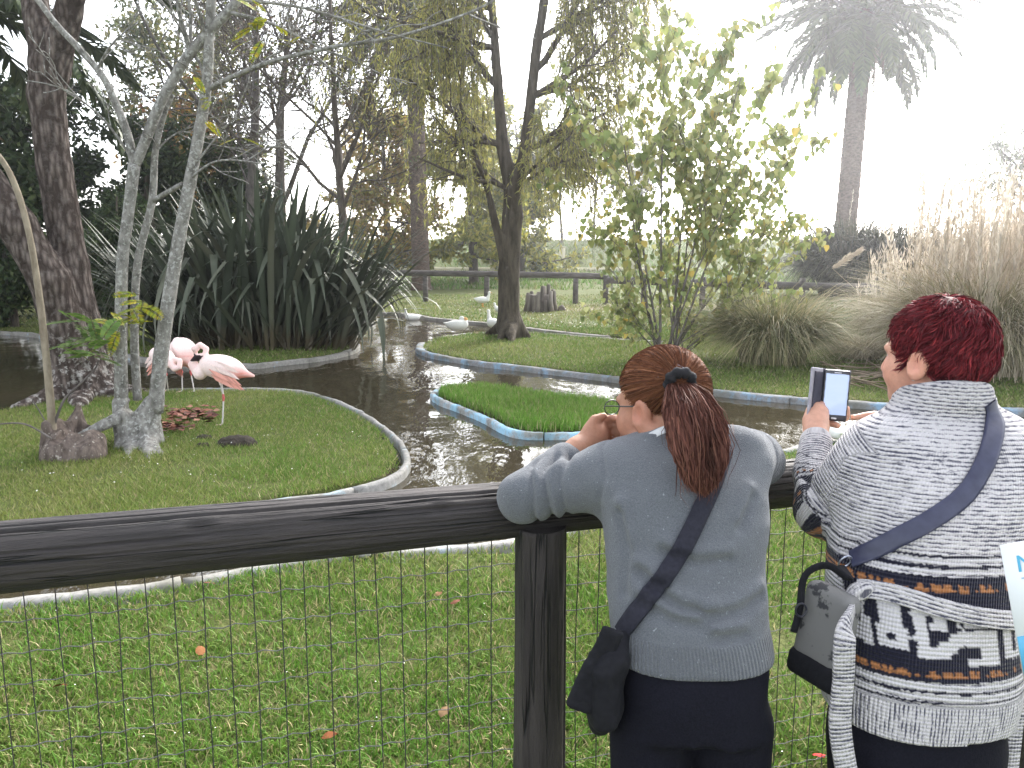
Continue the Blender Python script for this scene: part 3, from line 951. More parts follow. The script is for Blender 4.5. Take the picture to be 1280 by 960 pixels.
for (x, y, n, cols, L) in [(150, 415, 7, ycol, .26), (110, 400, 6, gcol, .30), (122, 430, 6, gcol, .28), (178, 375, 5, ycol, .24), (175, 390, 3, ycol, .2),
                           (262, 128, 4, ycol, .2), (292, 165, 3, ycol, .2), (330, 25, 4, ycol, .2), (365, 55, 4, ycol, .2), (320, 40, 4, ycol, .2)]:
    r_ = np.random.RandomState(100 + k)
    for j in range(n):
        fern_leaf(D(x + r_.uniform(-14, 10), y + r_.uniform(-10, 10), dS - .15), A([r_.uniform(-1, .8), r_.uniform(-.8, .2), r_.uniform(-.4, .5)]), L * r_.uniform(.7, 1.1),
                  "leaf", SL, cols, k * 10 + j)
    k += 1

# ---------- broken hollow stump with a sapling, beside the slender tree
STUMP = mat_bark("stump_wood", (0.055, 0.042, 0.035), (0.17, 0.135, 0.115), 20, .35, .8, .02, (.33, .30, .26), .60)
def stump_sdf(p):
    a = np.arctan2(p[:, 1] - 6.0, p[:, 0] + 3.02)
    c0 = D(95, 560, 6.2)
    d = s_chain(p, [G(92, 572, -.02), D(92, 556, 6.25)], [.24, .20])
    d = smin(d, s_box(p, D(64, 545, 6.15), (.035, .10, .13), rot_y(.12), .02), .05)
    d = smin(d, s_chain(p, [D(90, 560, 6.35), D(95, 530, 6.38), D(98, 508, 6.4)], [.10, .07, .018]), .04)
    d = smin(d, s_chain(p, [D(112, 566, 6.05), D(116, 552, 6.1)], [.13, .10]), .05)
    d = smax(d, -s_box(p, D(79, 524, 6.05), (.040, .30, .17), rot_y(.1), .02), .012)
    d = smax(d, -s_ell(p, D(100, 528, 6.2), (.13, .15, .11), rot_y(-.3)), .012)
    return d - .020 * fbm(p * A([1, 1, .25]), 15, 3)
SR = empty("hollow_stump", G(97, 574))
V, F = surface(stump_sdf, D(97, 560, 6.2) - A([.5, .5, .35]), D(97, 560, 6.2) + A([.5, .5, .6]), 0.012)
link("stump_body", mesh_np("stump_body", V, F), STUMP, SR)
tag(SR, "broken hollow grey brown tree stump beside the slender tree's foot", "stump")
SP = empty("sapling", G(66, 552))
mb = MB(); stem(mb, [(67, 552), (62, 490), (56, 430), (49, 370), (38, 300), (22, 240), (0, 197), (-40, 160)], [.036, .033, .030, .027, .025, .022], 6.1, 10); mb.build("stem", mat_bark("bark_tan", (.16, .13, .095), (.28, .24, .18), 18, .4, .3, .008), SP)
mb = MB(); stem(mb, [(68, 530), (80, 500), (100, 480), (118, 462), (124, 450)], [.013, .010, .008, .006], 6.1, 6)
stem(mb, [(66, 545), (50, 515), (40, 500)], [.008, .006, .004], 6.1, 5); stem(mb, [(64, 548), (30, 530), (-10, 531)], [.010, .008, .006], 6.0, 5)
mb.build("side_shoot", BARK_TWIG, SP)
for j in range(7):
    r_ = np.random.RandomState(300 + j)
    fern_leaf(D(118 + r_.uniform(-16, 16), 440 + r_.uniform(-22, 12), 6.1), A([r_.uniform(-1, 1), r_.uniform(-.8, .3), r_.uniform(-.2, .5)]), .26, "leaf", SP, gcol, 400 + j)
tag(SP, "thin tan sapling shoot leaning up out of the hollow stump", "sapling")

# ---------- willow on the far bank
dW = 15.4
WI = empty("willow", G(640, 421))
def willow_trunk(p):
    d = s_chain(p, [D(640, 424, dW), D(636, 400, dW), D(636, 340, dW), D(641, 270, dW), D(640, 235, dW), D(628, 180, dW), D(622, 100, dW), D(615, 10, dW), D(600, -120, dW)],
                [.28, .215, .20, .19, .16, .11, .09, .075, .05], .05)
    d = smin(d, s_chain(p, [D(642, 250, dW), D(655, 190, dW), D(664, 120, dW), D(672, 50, dW), D(684, -20, dW), D(700, -160, dW)], [.13, .10, .10, .095, .085, .06]), .06)
    d = smin(d, s_chain(p, [D(632, 320, dW - .1), D(622, 290, dW - .15), D(610, 240, dW - .2), D(590, 180, dW - .3), D(575, 130, dW - .5)], [.13, .085, .06, .045, .03]), .06)
    for x, y in ((605, 420), (664, 424), (640, 430), (622, 427)):
        d = smin(d, s_cone(p, D(638, 402, dW), G(x, y, -.03), .16, .04), .12)
    return d - .02 * fbm(p * A([1, 1, .3]), 9, 2)
V, F = surface(willow_trunk, D(520, 440, dW) - A([0, 1.2, .2]), D(740, -170, dW) + A([0, 1.0, .2]), 0.04)
link("trunk", mesh_np("trunk", V, F), mat_bark("bark_willow", (.035, .028, .02), (.105, .088, .066), 12, .22, 1.0, .06), WI)
r_ = np.random.RandomState(41)
br = []
WS = [dict(wig=.10, up=.04, seg=8, taper=.3), dict(n=6, ang=45, len=.55, wig=.14, up=.01, rr=.5, seg=6, t0=.2)]
for (x, y, dx, dz, L, rr) in [(628, 182, -1, .1, 2.2, .05), (640, 240, -.9, .35, 2.4, .05), (622, 110, -.8, .7, 2.2, .05), (618, 50, -.6, 1, 2.2, .05), (664, 120, 1, .25, 2.4, .06),
                              (668, 90, .8, .8, 2.4, .05), (655, 190, 1, .5, 2.2, .05), (672, 50, .9, .6, 2.6, .05), (684, -20, .6, 1, 2.6, .05), (600, -100, -.3, 1, 2.2, .05),
                              (690, -80, .8, .6, 2.6, .05), (605, -60, -1, .5, 2.6, .05), (640, 235, .7, .5, 1.8, .04), (615, 10, -1, .3, 2.6, .05), (700, -150, .3, 1, 2, .05), (618, 60, -.9, .1, 2.6, .05),
                              (610, 235, -.7, .5, 1.8, .035)]:
    for rep in range(2):
        grow(r_, D(x, y, dW), A([dx, r_.uniform(-.8, .8), dz]), L * r_.uniform(.7, 1.15), rr, 0, WS, br)
mb = MB(); limbs_mesh(mb, br, .010, (7, 5)); mb.build("branch", BARK_DARK, WI)
# weeping strands
P0, T0 = along(br, r_, 10.5, 0)
n = len(P0)
mbs = MB(); LP, LD = [], []
wc = [(.29, .29, .09), (.34, .32, .10), (.37, .33, .11), (.22, .23, .075)]
for k in range(n):
    L = r_.uniform(.5, 1.9); d0 = unit(T0[k] + .8 * r_.randn(3) + A([0, 0, .2]))
    t = np.linspace(0, 1, 7)[:, None]
    pts = P0[k] + d0 * L * .55 * (t - .45 * t * t) + A([0, 0, -1]) * L * .75 * t ** 1.8
    if pts[-1, 2] < .9 + .3 * (k % 5): continue
    if pts[-1, 0] < -.85 and pts[-1, 2] < 4.0 and r_.rand() < .7: continue
    mbs.tube(pts[[0, 2, 4, 6]], np.linspace(.007, .004, 4), 3, cap=False)
    m = int(L * 19)
    u = r_.uniform(.1, 1, m) * 6; i = np.minimum(u.astype(int), 5); f = (u - i)[:, None]
    LP.append(pts[i] * (1 - f) + pts[i + 1] * f)
    LD.append(unit(pts[i + 1] - pts[i]) + .55 * r_.randn(m, 3) + A([0, 0, -.25]))
mbs.build("hanging_twigs", BARK_TWIG, WI)["kind"] = "stuff"
LP, LD = np.concatenate(LP), np.concatenate(LD)
V, Q = leaf_geo(LP, LD, rvec(r_, len(LP)), .125 * r_.uniform(.6, 1.3, len(LP)), .0125)
link("crown", mesh_np("crown", V, Q, False, np.repeat(leaf_colors(r_, len(LP), wc), 4, 0)), LEAF_TREE, WI)
tag(WI, "willow with dark trunk and fine yellow green hanging foliage on the grassy bank", "tree")
# ---------- date palms
def frond_mesh(name, L, droop, nl, ll, lw, cols, seed, ang0=0.0):
    r = np.random.RandomState(seed)
    n = 14
    P = [A([0, 0, 0.])]; a = ang0
    for k in range(n - 1):
        a -= droop / n * (0.5 + k / n)
        P.append(P[-1] + A([math.cos(a), 0, math.sin(a)]) * L / (n - 1))
    P = A(P)
    mb = MB()
    mb.tube(P, np.linspace(.035, .008, n), 4, C=A(cols[0]) * 1.3)
    LP, LD = [], []
    T = unit(np.gradient(P, axis=0))
    for t in np.linspace(.08, .995, nl):
        u = t * (n - 1); i = min(int(u), n - 2); f = u - i
        q = P[i] * (1 - f) + P[i + 1] * f
        for s in (-1, 1):
            LP.append(q); LD.append(T[i] * (.85 + .5 * t) + A([0, s, 0]) + A([0, 0, .25 - .5 * r.rand()]) + .12 * r.randn(3))
    LP, LD = A(LP), A(LD)
    tt = np.repeat(np.linspace(.08, .995, nl), 2)
    ln = ll * np.clip(np.sin(.35 + tt * 2.6), .3, 1) * r.uniform(.85, 1.15, len(LP))
    up = np.broadcast_to(A([0, 0, 1.0]), LP.shape) + .3 * r.randn(*LP.shape)
    d = unit(LD); s_ = unit(np.cross(d, up))
    tip = LP + d * ln[:, None] + A([0, 0, -.22]) * ln[:, None]
    V = np.stack([LP - s_ * lw * .5, LP + s_ * lw * .5, LP + d * (ln * .55)[:, None] + s_ * lw, tip, LP + d * (ln * .55)[:, None] - s_ * lw], 1)
    m = len(LP); o = np.arange(m)[:, None] * 5
    mb.add(V.reshape(-1, 3), o + np.array([[0, 1, 2, 4]]), o + np.array([[4, 2, 3]]), np.repeat(leaf_colors(r, m, cols), 5, 0))
    return mb.mesh(name, smooth=False)

PALM_LEAF = mat_leaf("palm_leaf", trans=0.08, rough=0.45, spec=0.4)
def mat_palm_trunk():
    m, n, l, p = newmat("palm_trunk")
    p.inputs['Roughness'].default_value = 0.95; p.inputs['Specular IOR Level'].default_value = 0.1
    f = noise(n, l, 9, 5, .65, stretch=(1, 1, 1.6))
    c = mix_col(n, l, ramp(n, l, f, [(.35, 0.), (.65, 1.)]), (.055, .038, .03), (.16, .115, .09))
    l.new(c, p.inputs['Base Color']); bump(n, l, p, f, .8, .05)
    return m
PALM_TRUNK = mat_palm_trunk()
pg = [(.060, .085, .030), (.080, .105, .038), (.045, .065, .028)]
pb = [(.14, .095, .06), (.10, .07, .045), (.18, .13, .08)]
FR = [frond_mesh("frond", 4.0, dr, 78, .62, .050, pg, 50 + k, a0) for k, (dr, a0) in enumerate([(.7, .25), (1.05, .3), (1.4, .25)])]
FB = [frond_mesh("dead_frond", 2.6, dr, 40, .42, .022, pb, 60 + k, 0) for k, dr in enumerate([.8, 1.4])]

def palm(base, top, r0, r1, nf, ndead, label, seed, bulge=True, pineapple=1.5):
    r = np.random.RandomState(seed)
    root = empty("palm_tree", base)
    H = top - A(base)
    z = np.linspace(0, 1, 60); P = A(base) + H * z[:, None] - A([0, 0, .1]) * (1 - z)[:, None]
    ring = .05 * (np.arange(60) % 2)
    R = r0 + (r1 - r0) * z + .25 * r0 * np.exp(-z * 22) + ring * r0
    R = np.where(z > 1 - pineapple / H[2], R * (1 + .45 * np.sin(np.clip((z - (1 - pineapple / H[2])) * H[2] / pineapple, 0, 1) * 2.6)), R)
    mb = MB(); mb.tube(P, R, 20); mb.build("trunk", PALM_TRUNK, root)
    def put(me, name, mat, yaw, pitch, sc, zoff=0.0):
        o = link(name, me, mat, root, loc=tuple(A(top) - A(base) + A([0, 0, zoff])))
        o.rotation_euler = (r.uniform(-.25, .25), pitch, yaw)
        o.scale = (sc,) * 3
    for k in range(nf):
        t = (k + .5) / nf
        el = 80 - 118 * t ** .95                                   # from nearly upright to hanging
        put(FR[0 if t < .35 else (1 if t < .75 else 2)], "frond", PALM_LEAF, k * 2.39996 + r.uniform(-.15, .15), -math.radians(el + r.uniform(-6, 6)), r.uniform(.88, 1.1), -.25 * t)
    for k in range(ndead):
        put(FB[k % 2], "dead_frond", PALM_LEAF, k * 2.39996 + .6, -math.radians(-35 - 45 * r.rand()), r.uniform(.8, 1.15), -.3 - .3 * r.rand())
    return tag(root, label, "palm tree")
b1 = foot(1052, 33)
palm(b1, D(1082, 12, 33), .43, .36, 120, 14, "tall date palm with full arching crown beyond the pampas grass", 1)
b2 = foot(526, 34)
palm(b2, D(516, 20, 34), .36, .33, 50, 46, "date palm with ringed brown trunk and skirt of dead fronds", 2, pineapple=1.1)
b3 = foot(-95, 15)
palm(b3, D(-70, -25, 15), .3, .28, 34, 8, "date palm with drooping fronds behind the rough barked tree", 3, pineapple=1.0)

# ---------- flax clump: every sword leaf its own piece
def sword_mesh(seed, L, W, bend, fold):
    r = np.random.RandomState(seed)
    n = 12
    a = math.pi / 2 - .02; P = [A([0, 0, 0.])]
    for k in range(n - 1):
        t = k / (n - 2)
        a -= bend * (.25 + 2.0 * t ** 2.2) / n * 1.6
        if fold and abs(t - fold) < .06: a -= 1.5
        P.append(P[-1] + A([math.cos(a), 0, math.sin(a)]) * L / (n - 1))
    P = A(P); T = unit(np.gradient(P, axis=0)); B = A([0, 1.0, 0]); N = np.cross(T, B)
    t = np.linspace(0, 1, n)
    w = W * np.clip(np.minimum(.55 + t * 1.3, 1.0) * np.clip((1 - t) * 2.6, .02, 1) ** .8, .03, 1)
    V = np.stack([P - B * w[:, None] + N * .25 * w[:, None], P, P + B * w[:, None] + N * .25 * w[:, None]], 1)
    i, j = np.meshgrid(np.arange(n - 1), np.arange(2), indexing='ij')
    Q = np.stack([i * 3 + j, i * 3 + j + 1, (i + 1) * 3 + j + 1, (i + 1) * 3 + j], -1).reshape(-1, 4)
    base = A([[.062, .078, .050], [.082, .096, .064], [.050, .062, .043], [.115, .122, .085]][seed % 4])
    C = np.ones((n, 3, 3)) * base
    C *= (1 - .15 * np.abs(np.arange(3) - 1))[None, :, None]
    C[:2] = A([.09, .075, .045])
    return V.reshape(-1, 3), Q, C.reshape(-1, 3)
FLAX = mat_leaf("flax_leaf", trans=0.10, rough=0.5, spec=0.3)
FX = empty("flax_clump", G(318, 440))
sw = [sword_mesh(k, 2.6, .042 + .008 * (k % 3), [.12, .3, .6, .9, 1.3, .45, .2, 1.0][k % 8], [0, 0, 0, 0, 0, .7, 0, .6][k % 8]) for k in range(16)]
sw_me = [mesh_np("sword_leaf", v, q, True, c) for v, q, c in sw]
rf = np.random.RandomState(77)
fx0 = A(FX.location)
def sword_place(rf, back=False):
    x = rf.uniform(190, 440); d = rf.uniform(13.1, 14.6) if not back else rf.uniform(13.6, 15.4)
    p = D(x, 320, d); p[2] = 0
    off = (x - 318) / 125
    tilt = abs(rf.randn() * .14) + .10 + .40 * abs(off) * rf.uniform(.3, 1.3)
    yaw = math.atan2(rf.uniform(-1, .6), off * 1.1 + rf.randn() * .45)
    L = rf.uniform(.72, 1.22) * (1.08 - .22 * abs(off))
    return p, tilt, yaw, L
for k in range(300):
    p, tilt, yaw, L = sword_place(rf)
    if k % 9 == 0: tilt += .5; L *= .85
    me = sw_me[(k * 7 + int(tilt * 10)) % 16]
    o = link("leaf", me, FLAX, FX, loc=tuple(p - fx0))
    o.rotation_euler = (rf.uniform(-.12, .12), tilt, yaw)
    o.scale = (L, rf.uniform(.85, 1.25), L)
mb = MB()
for k in range(420):
    p, tilt, yaw, L = sword_place(rf, True)
    v, q, c = sw[k % 16]
    R = rot_z(yaw) @ rot_y(tilt)
    mb.add((v * L) @ R.T + p, q, None, c * .9)
o = mb.build("leaf_mass", FLAX, FX); o["kind"] = "stuff"
tag(FX, "big dark clump of sword leaved flax on the pond bank", "flax plant")

# ---------- pampas grass
def pampas(label, base, rad, H, n, cols, seed, plumes=(), stems=0, spread=1.0, name="pampas_grass", w=.006):
    r = np.random.RandomState(seed)
    root = empty(name, base)
    a = r.rand(n) * 2 * math.pi; q = rad * .45 * np.sqrt(r.rand(n))
    B = np.stack([np.cos(a) * q, np.sin(a) * q, 0 * a], 1) + A(base)
    a2 = a + r.randn(n) * .5
    out = np.stack([np.cos(a2), np.sin(a2), 0 * a2], 1)
    L = H * r.uniform(.75, 1.45, n)
    reach = rad * r.uniform(.25, 1.15, n) * spread
    t = np.linspace(0, 1, 6)
    arch = r.uniform(.45, 1.55, n)
    zz = L[:, None] * (t - arch[:, None] * .62 * t ** 2.6) * .95
    rr = reach[:, None] * (t ** 1.7)
    P = B[:, None] + out[:, None] * rr[..., None] + A([0, 0, 1.0]) * zz[..., None] + .02 * r.randn(n, 1, 3) * t[None, :, None]
    P[..., 2] = np.maximum(P[..., 2], base[2] + .01)
    sd = np.stack([-np.sin(a2), np.cos(a2), .3 * r.randn(n)], 1)
    ww = w * r.uniform(.6, 1.3, n)[:, None] * np.array([1, 1, .95, .8, .5, .15])[None]
    V = np.stack([P - sd[:, None] * ww[..., None], P + sd[:, None] * ww[..., None]], 2).reshape(-1, 3)
    i = np.arange(5)
    Q = (np.arange(n)[:, None, None] * 12 + np.stack([2 * i, 2 * i + 1, 2 * i + 3, 2 * i + 2], 1)[None]).reshape(-1, 4)
    c = leaf_colors(r, n, cols)
    link("blades", mesh_np("blades", V, Q, True, np.repeat(c, 12, 0)), LEAF, root)["kind"] = "stuff"
    if stems:
        mb = MB()
        for k in range(stems):
            aa = r.rand() * 6.28; qq = rad * .8 * math.sqrt(r.rand())
            b = A(base) + A([math.cos(aa) * qq, math.sin(aa) * qq, 0])
            tp = b + A([r.randn() * .18, r.randn() * .18, H * r.uniform(.85, 1.15 + .65 * r.rand())])
            tt = np.linspace(0, 1, 6)[:, None]
            mb.tube(b + (tp - b) * tt + A([r.randn() * .05, 0, 0]) * tt ** 2, np.linspace(.007, .004, 6), 3, C=(.52, .44, .33), cap=False)
            m = 26
            u = r.uniform(.70, 1.0, m)
            pp = b + (tp - b) * u[:, None]
            v, qd = leaf_geo(pp, A([0, 0, 1.0]) + .28 * r.randn(m, 3), rvec(r, m), .15 * r.uniform(.5, 1.2, m), .008)
            mb.add(v, qd, None, A([.66, .58, .48]) * r.uniform(.7, 1.1))
        mb.build("flower_stems", LEAF, root)["kind"] = "stuff"
    for (pa, pb_) in plumes:
        pa, pb_ = A(pa), A(pb_)
        mb = MB(); mb.tube([A(base) + [0, 0, .4], pa], [.006, .004], 4, C=(.35, .30, .2))
        m = 420
        u = r.rand(m); ax = unit(pb_ - pa); L_ = np.linalg.norm(pb_ - pa)
        rad_ = .055 * np.sin(np.clip(u * .9 + .08, 0, 1) * math.pi) ** .7
        pp = pa + ax * (u * L_)[:, None] + rvec(r, m) * (rad_ * r.rand(m))[:, None]
        v, qd = leaf_geo(pp, ax + .5 * rvec(r, m), rvec(r, m), .10, .005)
        mb.add(v, qd, None, A([.55, .48, .38]))
        mb.build("plume", LEAF, root)
    return tag(root, label, "pampas grass")
pgc = [(.17, .18, .08), (.24, .23, .11), (.33, .29, .16), (.13, .14, .065), (.42, .36, .22)]
pst = [(.38, .32, .21), (.48, .41, .29), (.29, .25, .16), (.22, .20, .12), (.56, .49, .37)]
pampas("rounded green pampas grass clump beside the poplar bush", foot(972, 11.6), 1.0, 1.25, 5200, pgc, 1, spread=1.05)
pampas("large straw coloured pampas grass with tall feathery stems behind the red haired woman", foot(1240, 10.8), 1.45, 1.7, 8000, pst + pgc[:2], 2,
       plumes=[(D(1225, 430, 9.9), D(1242, 335, 9.9))], stems=340)
pampas("straw pampas grass tussock leaning over the path by the log rail", foot(1125, 13.4), .85, 1.2, 2800, pst[:3] + pgc, 3,
       plumes=[(D(1040, 335, 13.0), D(1075, 313, 13.0))], stems=40)
pampas("tall pampas grass tussock with pale stems at the hedge end", foot(1330, 13.5), 1.9, 1.9, 3000, pst, 4, stems=260)
pampas("dry brown tussock under the straw pampas grass", foot(1085, 12.2), .6, .45, 1400, pst[:3], 6, spread=1.3)
reed = [(.05, .055, .03), (.07, .07, .04), (.035, .04, .025), (.10, .095, .06)]
pampas("dark dense reed clump around the palm foot", foot(1062, 30), 2.2, 3.3, 3600, reed, 7, name="reed_clump", w=.028, stems=0)
pampas("dark arching reed clump beside the palm foot", foot(1115, 29), 2.2, 3.1, 3600, reed, 8, name="reed_clump", w=.028, stems=20)
pampas("far reed clump behind the pampas stems", foot(1190, 30), 2.4, 3.0, 2600, reed + pst[:1], 9, name="reed_clump", w=.028, stems=30)
# dead canes lying at the foot of the straw pampas
r_ = np.random.RandomState(9)
mb = MB()
for k in range(40):
    b = G(r_.uniform(1040, 1125), r_.uniform(455, 478), .03 + .12 * r_.rand()); d_ = unit(A([r_.randn(), r_.randn() * .6, .18 * r_.rand()])) * r_.uniform(.3, .9)
    mb.tube([b - d_ / 2, b, b + d_ / 2], [.008, .008, .005], 4, C=A([.22, .17, .12]) * r_.uniform(.6, 1.4))
tag(mb.build("dead_canes", LEAF), "heap of dead cane litter at the pampas foot", "canes", kind="stuff")

# ---------- poplar bush with heart shaped leaves
PO = empty("poplar_bush", G(838, 447))
po0 = A(PO.location)
r_ = np.random.RandomState(55)
dP = float(po0[1])
br = []
PS = [dict(wig=.035, up=.03, seg=9, taper=.25), dict(n=7, ang=32, len=.42, wig=.08, up=.04, t0=.22, rr=.5, seg=6), dict(n=3, ang=35, len=.5, wig=.1, up=.02, t0=.3, rr=.6, seg=4)]
for (x, y, rr) in [(752, 170, .02), (790, 110, .022), (832, 80, .024), (880, 75, .024), (925, 90, .022), (962, 140, .02), (1000, 200, .02), (1020, 270, .016), (860, 200, .02), (900, 240, .018), (790, 260, .018), (985, 330, .014), (752, 365, .012), (795, 392, .012), (880, 402, .012), (935, 385, .012), (850, 350, .014), (820, 300, .014), (915, 315, .014)]:
    p0 = po0 + A([r_.randn() * .12, r_.randn() * .12, 0]); tp = D(x, y, dP + r_.uniform(-.7, .7))
    L = np.linalg.norm(tp - p0)
    grow(r_, p0, unit(tp - p0) + A([0, 0, -.1]), L, rr, 0, PS, br)
mb = MB(); limbs_mesh(mb, br, .004, (7, 5, 4)); mb.build("stem", BARK_TWIG, PO)
def heart(size, seed):
    r = np.random.RandomState(seed)
    o = A([[0, 0], [.30, -.10], [.50, .12], [.46, .40], [.25, .72], [0, 1.0], [-.25, .72], [-.46, .40], [-.50, .12], [-.30, -.10]]) * size
    o[:, 0] *= .95
    z = -.18 * np.abs(o[:, 0]) - .12 * o[:, 1] ** 2 / size
    V = np.concatenate([np.stack([o[:, 0], o[:, 1], -np.abs(z)], 1), [[0, .42 * size, .02 * size]]])
    k = np.arange(10); T = np.stack([k, (k + 1) % 10, np.full(10, 10)], 1)
    V = np.concatenate([V, [[-.02 * size, 0, 0], [.02 * size, 0, 0], [0, -.5 * size, .06 * size]]]); T = np.concatenate([T, [[11, 12, 13]]])
    return V, T
pc = [(.27, .30, .10), (.34, .35, .14), (.22, .26, .085), (.18, .23, .08), (.39, .39, .18), (.30, .27, .08), (.44, .34, .09)]
hv, hT = heart(.098, 1)
hm = [mesh_np("leaf", hv, hT, False, np.ones((len(hv), 3)) * A(c)) for c in pc]
P, T_ = along(br, r_, 19.0, 1)
P2, T2 = along([b for b in br if b[2] == 0], r_, 8.0, 0)
k2 = P2[:, 2] > .5; P, T_ = np.concatenate([P, P2[k2]]), np.concatenate([T_, T2[k2]])
P = P + r_.randn(len(P), 3) * .05
sel = P[:, 2] > .12; P, T_ = P[sel], T_[sel]
order = np.argsort(P[:, 1] + .3 * r_.randn(len(P)))
mb = MB(); cnt = 0
for k in order:
    yaw, pit, rol = r_.uniform(0, 6.28), -math.pi / 2 + r_.uniform(-.2, 1.0), r_.uniform(-.6, .6)
    s = r_.uniform(.6, 1.25) * (1 + .12 * (P[k, 2] - 2)); ci = r_.choice(7, p=[.22, .18, .2, .17, .12, .08, .03])
    R = rot_z(yaw) @ rot_x(pit) @ rot_y(rol)
    if cnt < 300:
        o = link("leaf", hm[ci], LEAF_TREE, PO, loc=tuple(P[k] - po0))
        import mathutils
        o.rotation_mode = 'QUATERNION'; o.rotation_quaternion = mathutils.Matrix(R.tolist()).to_quaternion(); o.scale = (s, s, s)
        cnt += 1
    else:
        mb.add((hv * s) @ R.T + P[k], None, hT, A(pc[ci]) * r_.uniform(.8, 1.2))
mb.build("foliage", LEAF_TREE, PO, smooth=False)["kind"] = "stuff"
tag(PO, "leafy young poplar bush with heart shaped yellow green leaves", "bush")

# low weeds on the near pond edge and scrub at the foot of the bush
# ================================================================== FENCES
RAIL_BACK = mat_plain("weathered_log", (.045, .038, .034), (.13, .115, .105), .85, 12, .5, .02, stretch=(.3, .3, 1))
FF = empty("log_fence", foot(608, 27.0)); f0 = A(FF.location)
rail_pts = [D(418, 340.5, 28.2), D(531, 341.5, 27.6), D(608, 342.5, 27), D(720, 344.5, 26.2), D(762, 346, 25.9)]
mb = MB(); mb.tube(catmull(rail_pts[:4] + [D(757, 345.5, 26)], 4), .105, 10); mb.build("rail", RAIL_BACK, FF)
mb = MB(); mb.tube([D(760, 350, 25.8), D(880, 354, 24.4), D(1010, 358, 22.6), D(1110, 360, 21.2)], .115, 10); mb.build("rail", RAIL_BACK, FF)
for x, d in ((440, 28.1), (531, 27.6), (608, 27.0), (720, 26.2), (758, 25.9), (806, 25.4), (880, 24.4), (1005, 22.7), (1095, 21.4)):
    p = foot(x, d); mb = MB(); mb.tube([p - [0, 0, .2], p + [0, 0, .5], p + [0.01, 0, .93]], [.095, .09, .085], 9); mb.build("post", RAIL_BACK, FF)
tag(FF, "far fence of dark log rails on short posts across the lawn", "fence")
CREAM = mat_plain("cream_paint", (.62, .57, .42), (.48, .43, .31), .8, 3, .2, .01)
for k, (x, d) in enumerate(((514, 50), (616, 50), (703, 50), (792, 50))):
    p = foot(x, d); o = empty("marker_post", p)
    mb = MB(); mb.box(p + [0, 0, .72], (.17, .17, .78)); mb.box(p + [0, 0, 1.53], (.2, .2, .04)); mb.build("post_shaft", CREAM, o, smooth=False)
    tag(o, ["cream square post beside the ringed palm trunk", "cream square post just beside the willow trunk's palm side", "cream square post standing clear beyond the stump",
            "cream square post half hidden by poplar leaves"][k], "post", "cream posts along the embankment foot")
wl_ = empty("low_wall", foot(620, 50.4)); mb = MB()
mb.tube([foot(440, 51) + [0, 0, .1], foot(640, 50.6) + [0, 0, .1], foot(860, 50.6) + [0, 0, .1]], .16, 4, phase=math.pi / 4); mb.build("wall_course", CREAM, wl_, smooth=False)
tag(wl_, "low cream kerb wall along the embankment foot", "wall")
GR = empty("guard_rail", foot(600, 64)); WHITE = mat_plain("white_rail", (.7, .7, .7), (.5, .5, .5), .6)
for dz in (.45, .85):
    mb = MB(); mb.tube([foot(380, 64) + [0, 0, dz], foot(620, 64) + [0, 0, dz], foot(880, 64) + [0, 0, dz]], .05, 6); mb.build("rail", WHITE, GR)
for x in range(390, 880, 35):
    p = foot(x, 64); mb = MB(); mb.tube([p, p + [0, 0, .95]], .045, 6); mb.build("post", WHITE, GR)
tag(GR, "white road guard rail along the embankment top", "guard rail")

# far stump with split grain
FS = empty("split_stump", G(675, 389)); p0 = A(FS.location)
r_ = np.random.RandomState(8)
WOODS = [mat_plain("stump_slab_%d" % k, c, tuple(v * .5 for v in c), .9, 14, .6, .02, stretch=(1, 1, .15)) for k, c in enumerate([(.20, .17, .14), (.27, .235, .20), (.12, .10, .085)])]
for k in range(22):
    a = k / 22 * 2 * math.pi; R = .36 + .03 * r_.randn(); h = .50 + .10 * r_.randn()
    c = p0 + A([math.cos(a) * R, math.sin(a) * R, 0]); mb = MB()
    mb.tube([c + A([math.cos(a), math.sin(a), 0]) * .06 - [0, 0, .05], c + [0, 0, h * .5], c + [0, 0, h], c + [0, 0, h + .015]], [.075, .062, .052, .02], 6, phase=r_.rand()); mb.build("wood_slab", WOODS[k % 3], FS, smooth=False)
mb = MB(); mb.tube([p0, p0 + [0, 0, .46]], [.34, .33], 14); mb.build("core", WOODS[2], FS)
c = p0 + A([.62, .05, 0]); mb = MB(); mb.tube([c - [0, 0, .05], c + [0, 0, .12], c + [.03, 0, .17]], [.13, .10, .04], 7); mb.build("root_stub", WOODS[0], FS)
tag(FS, "weathered tree stump with split upright grain on the far lawn", "stump")

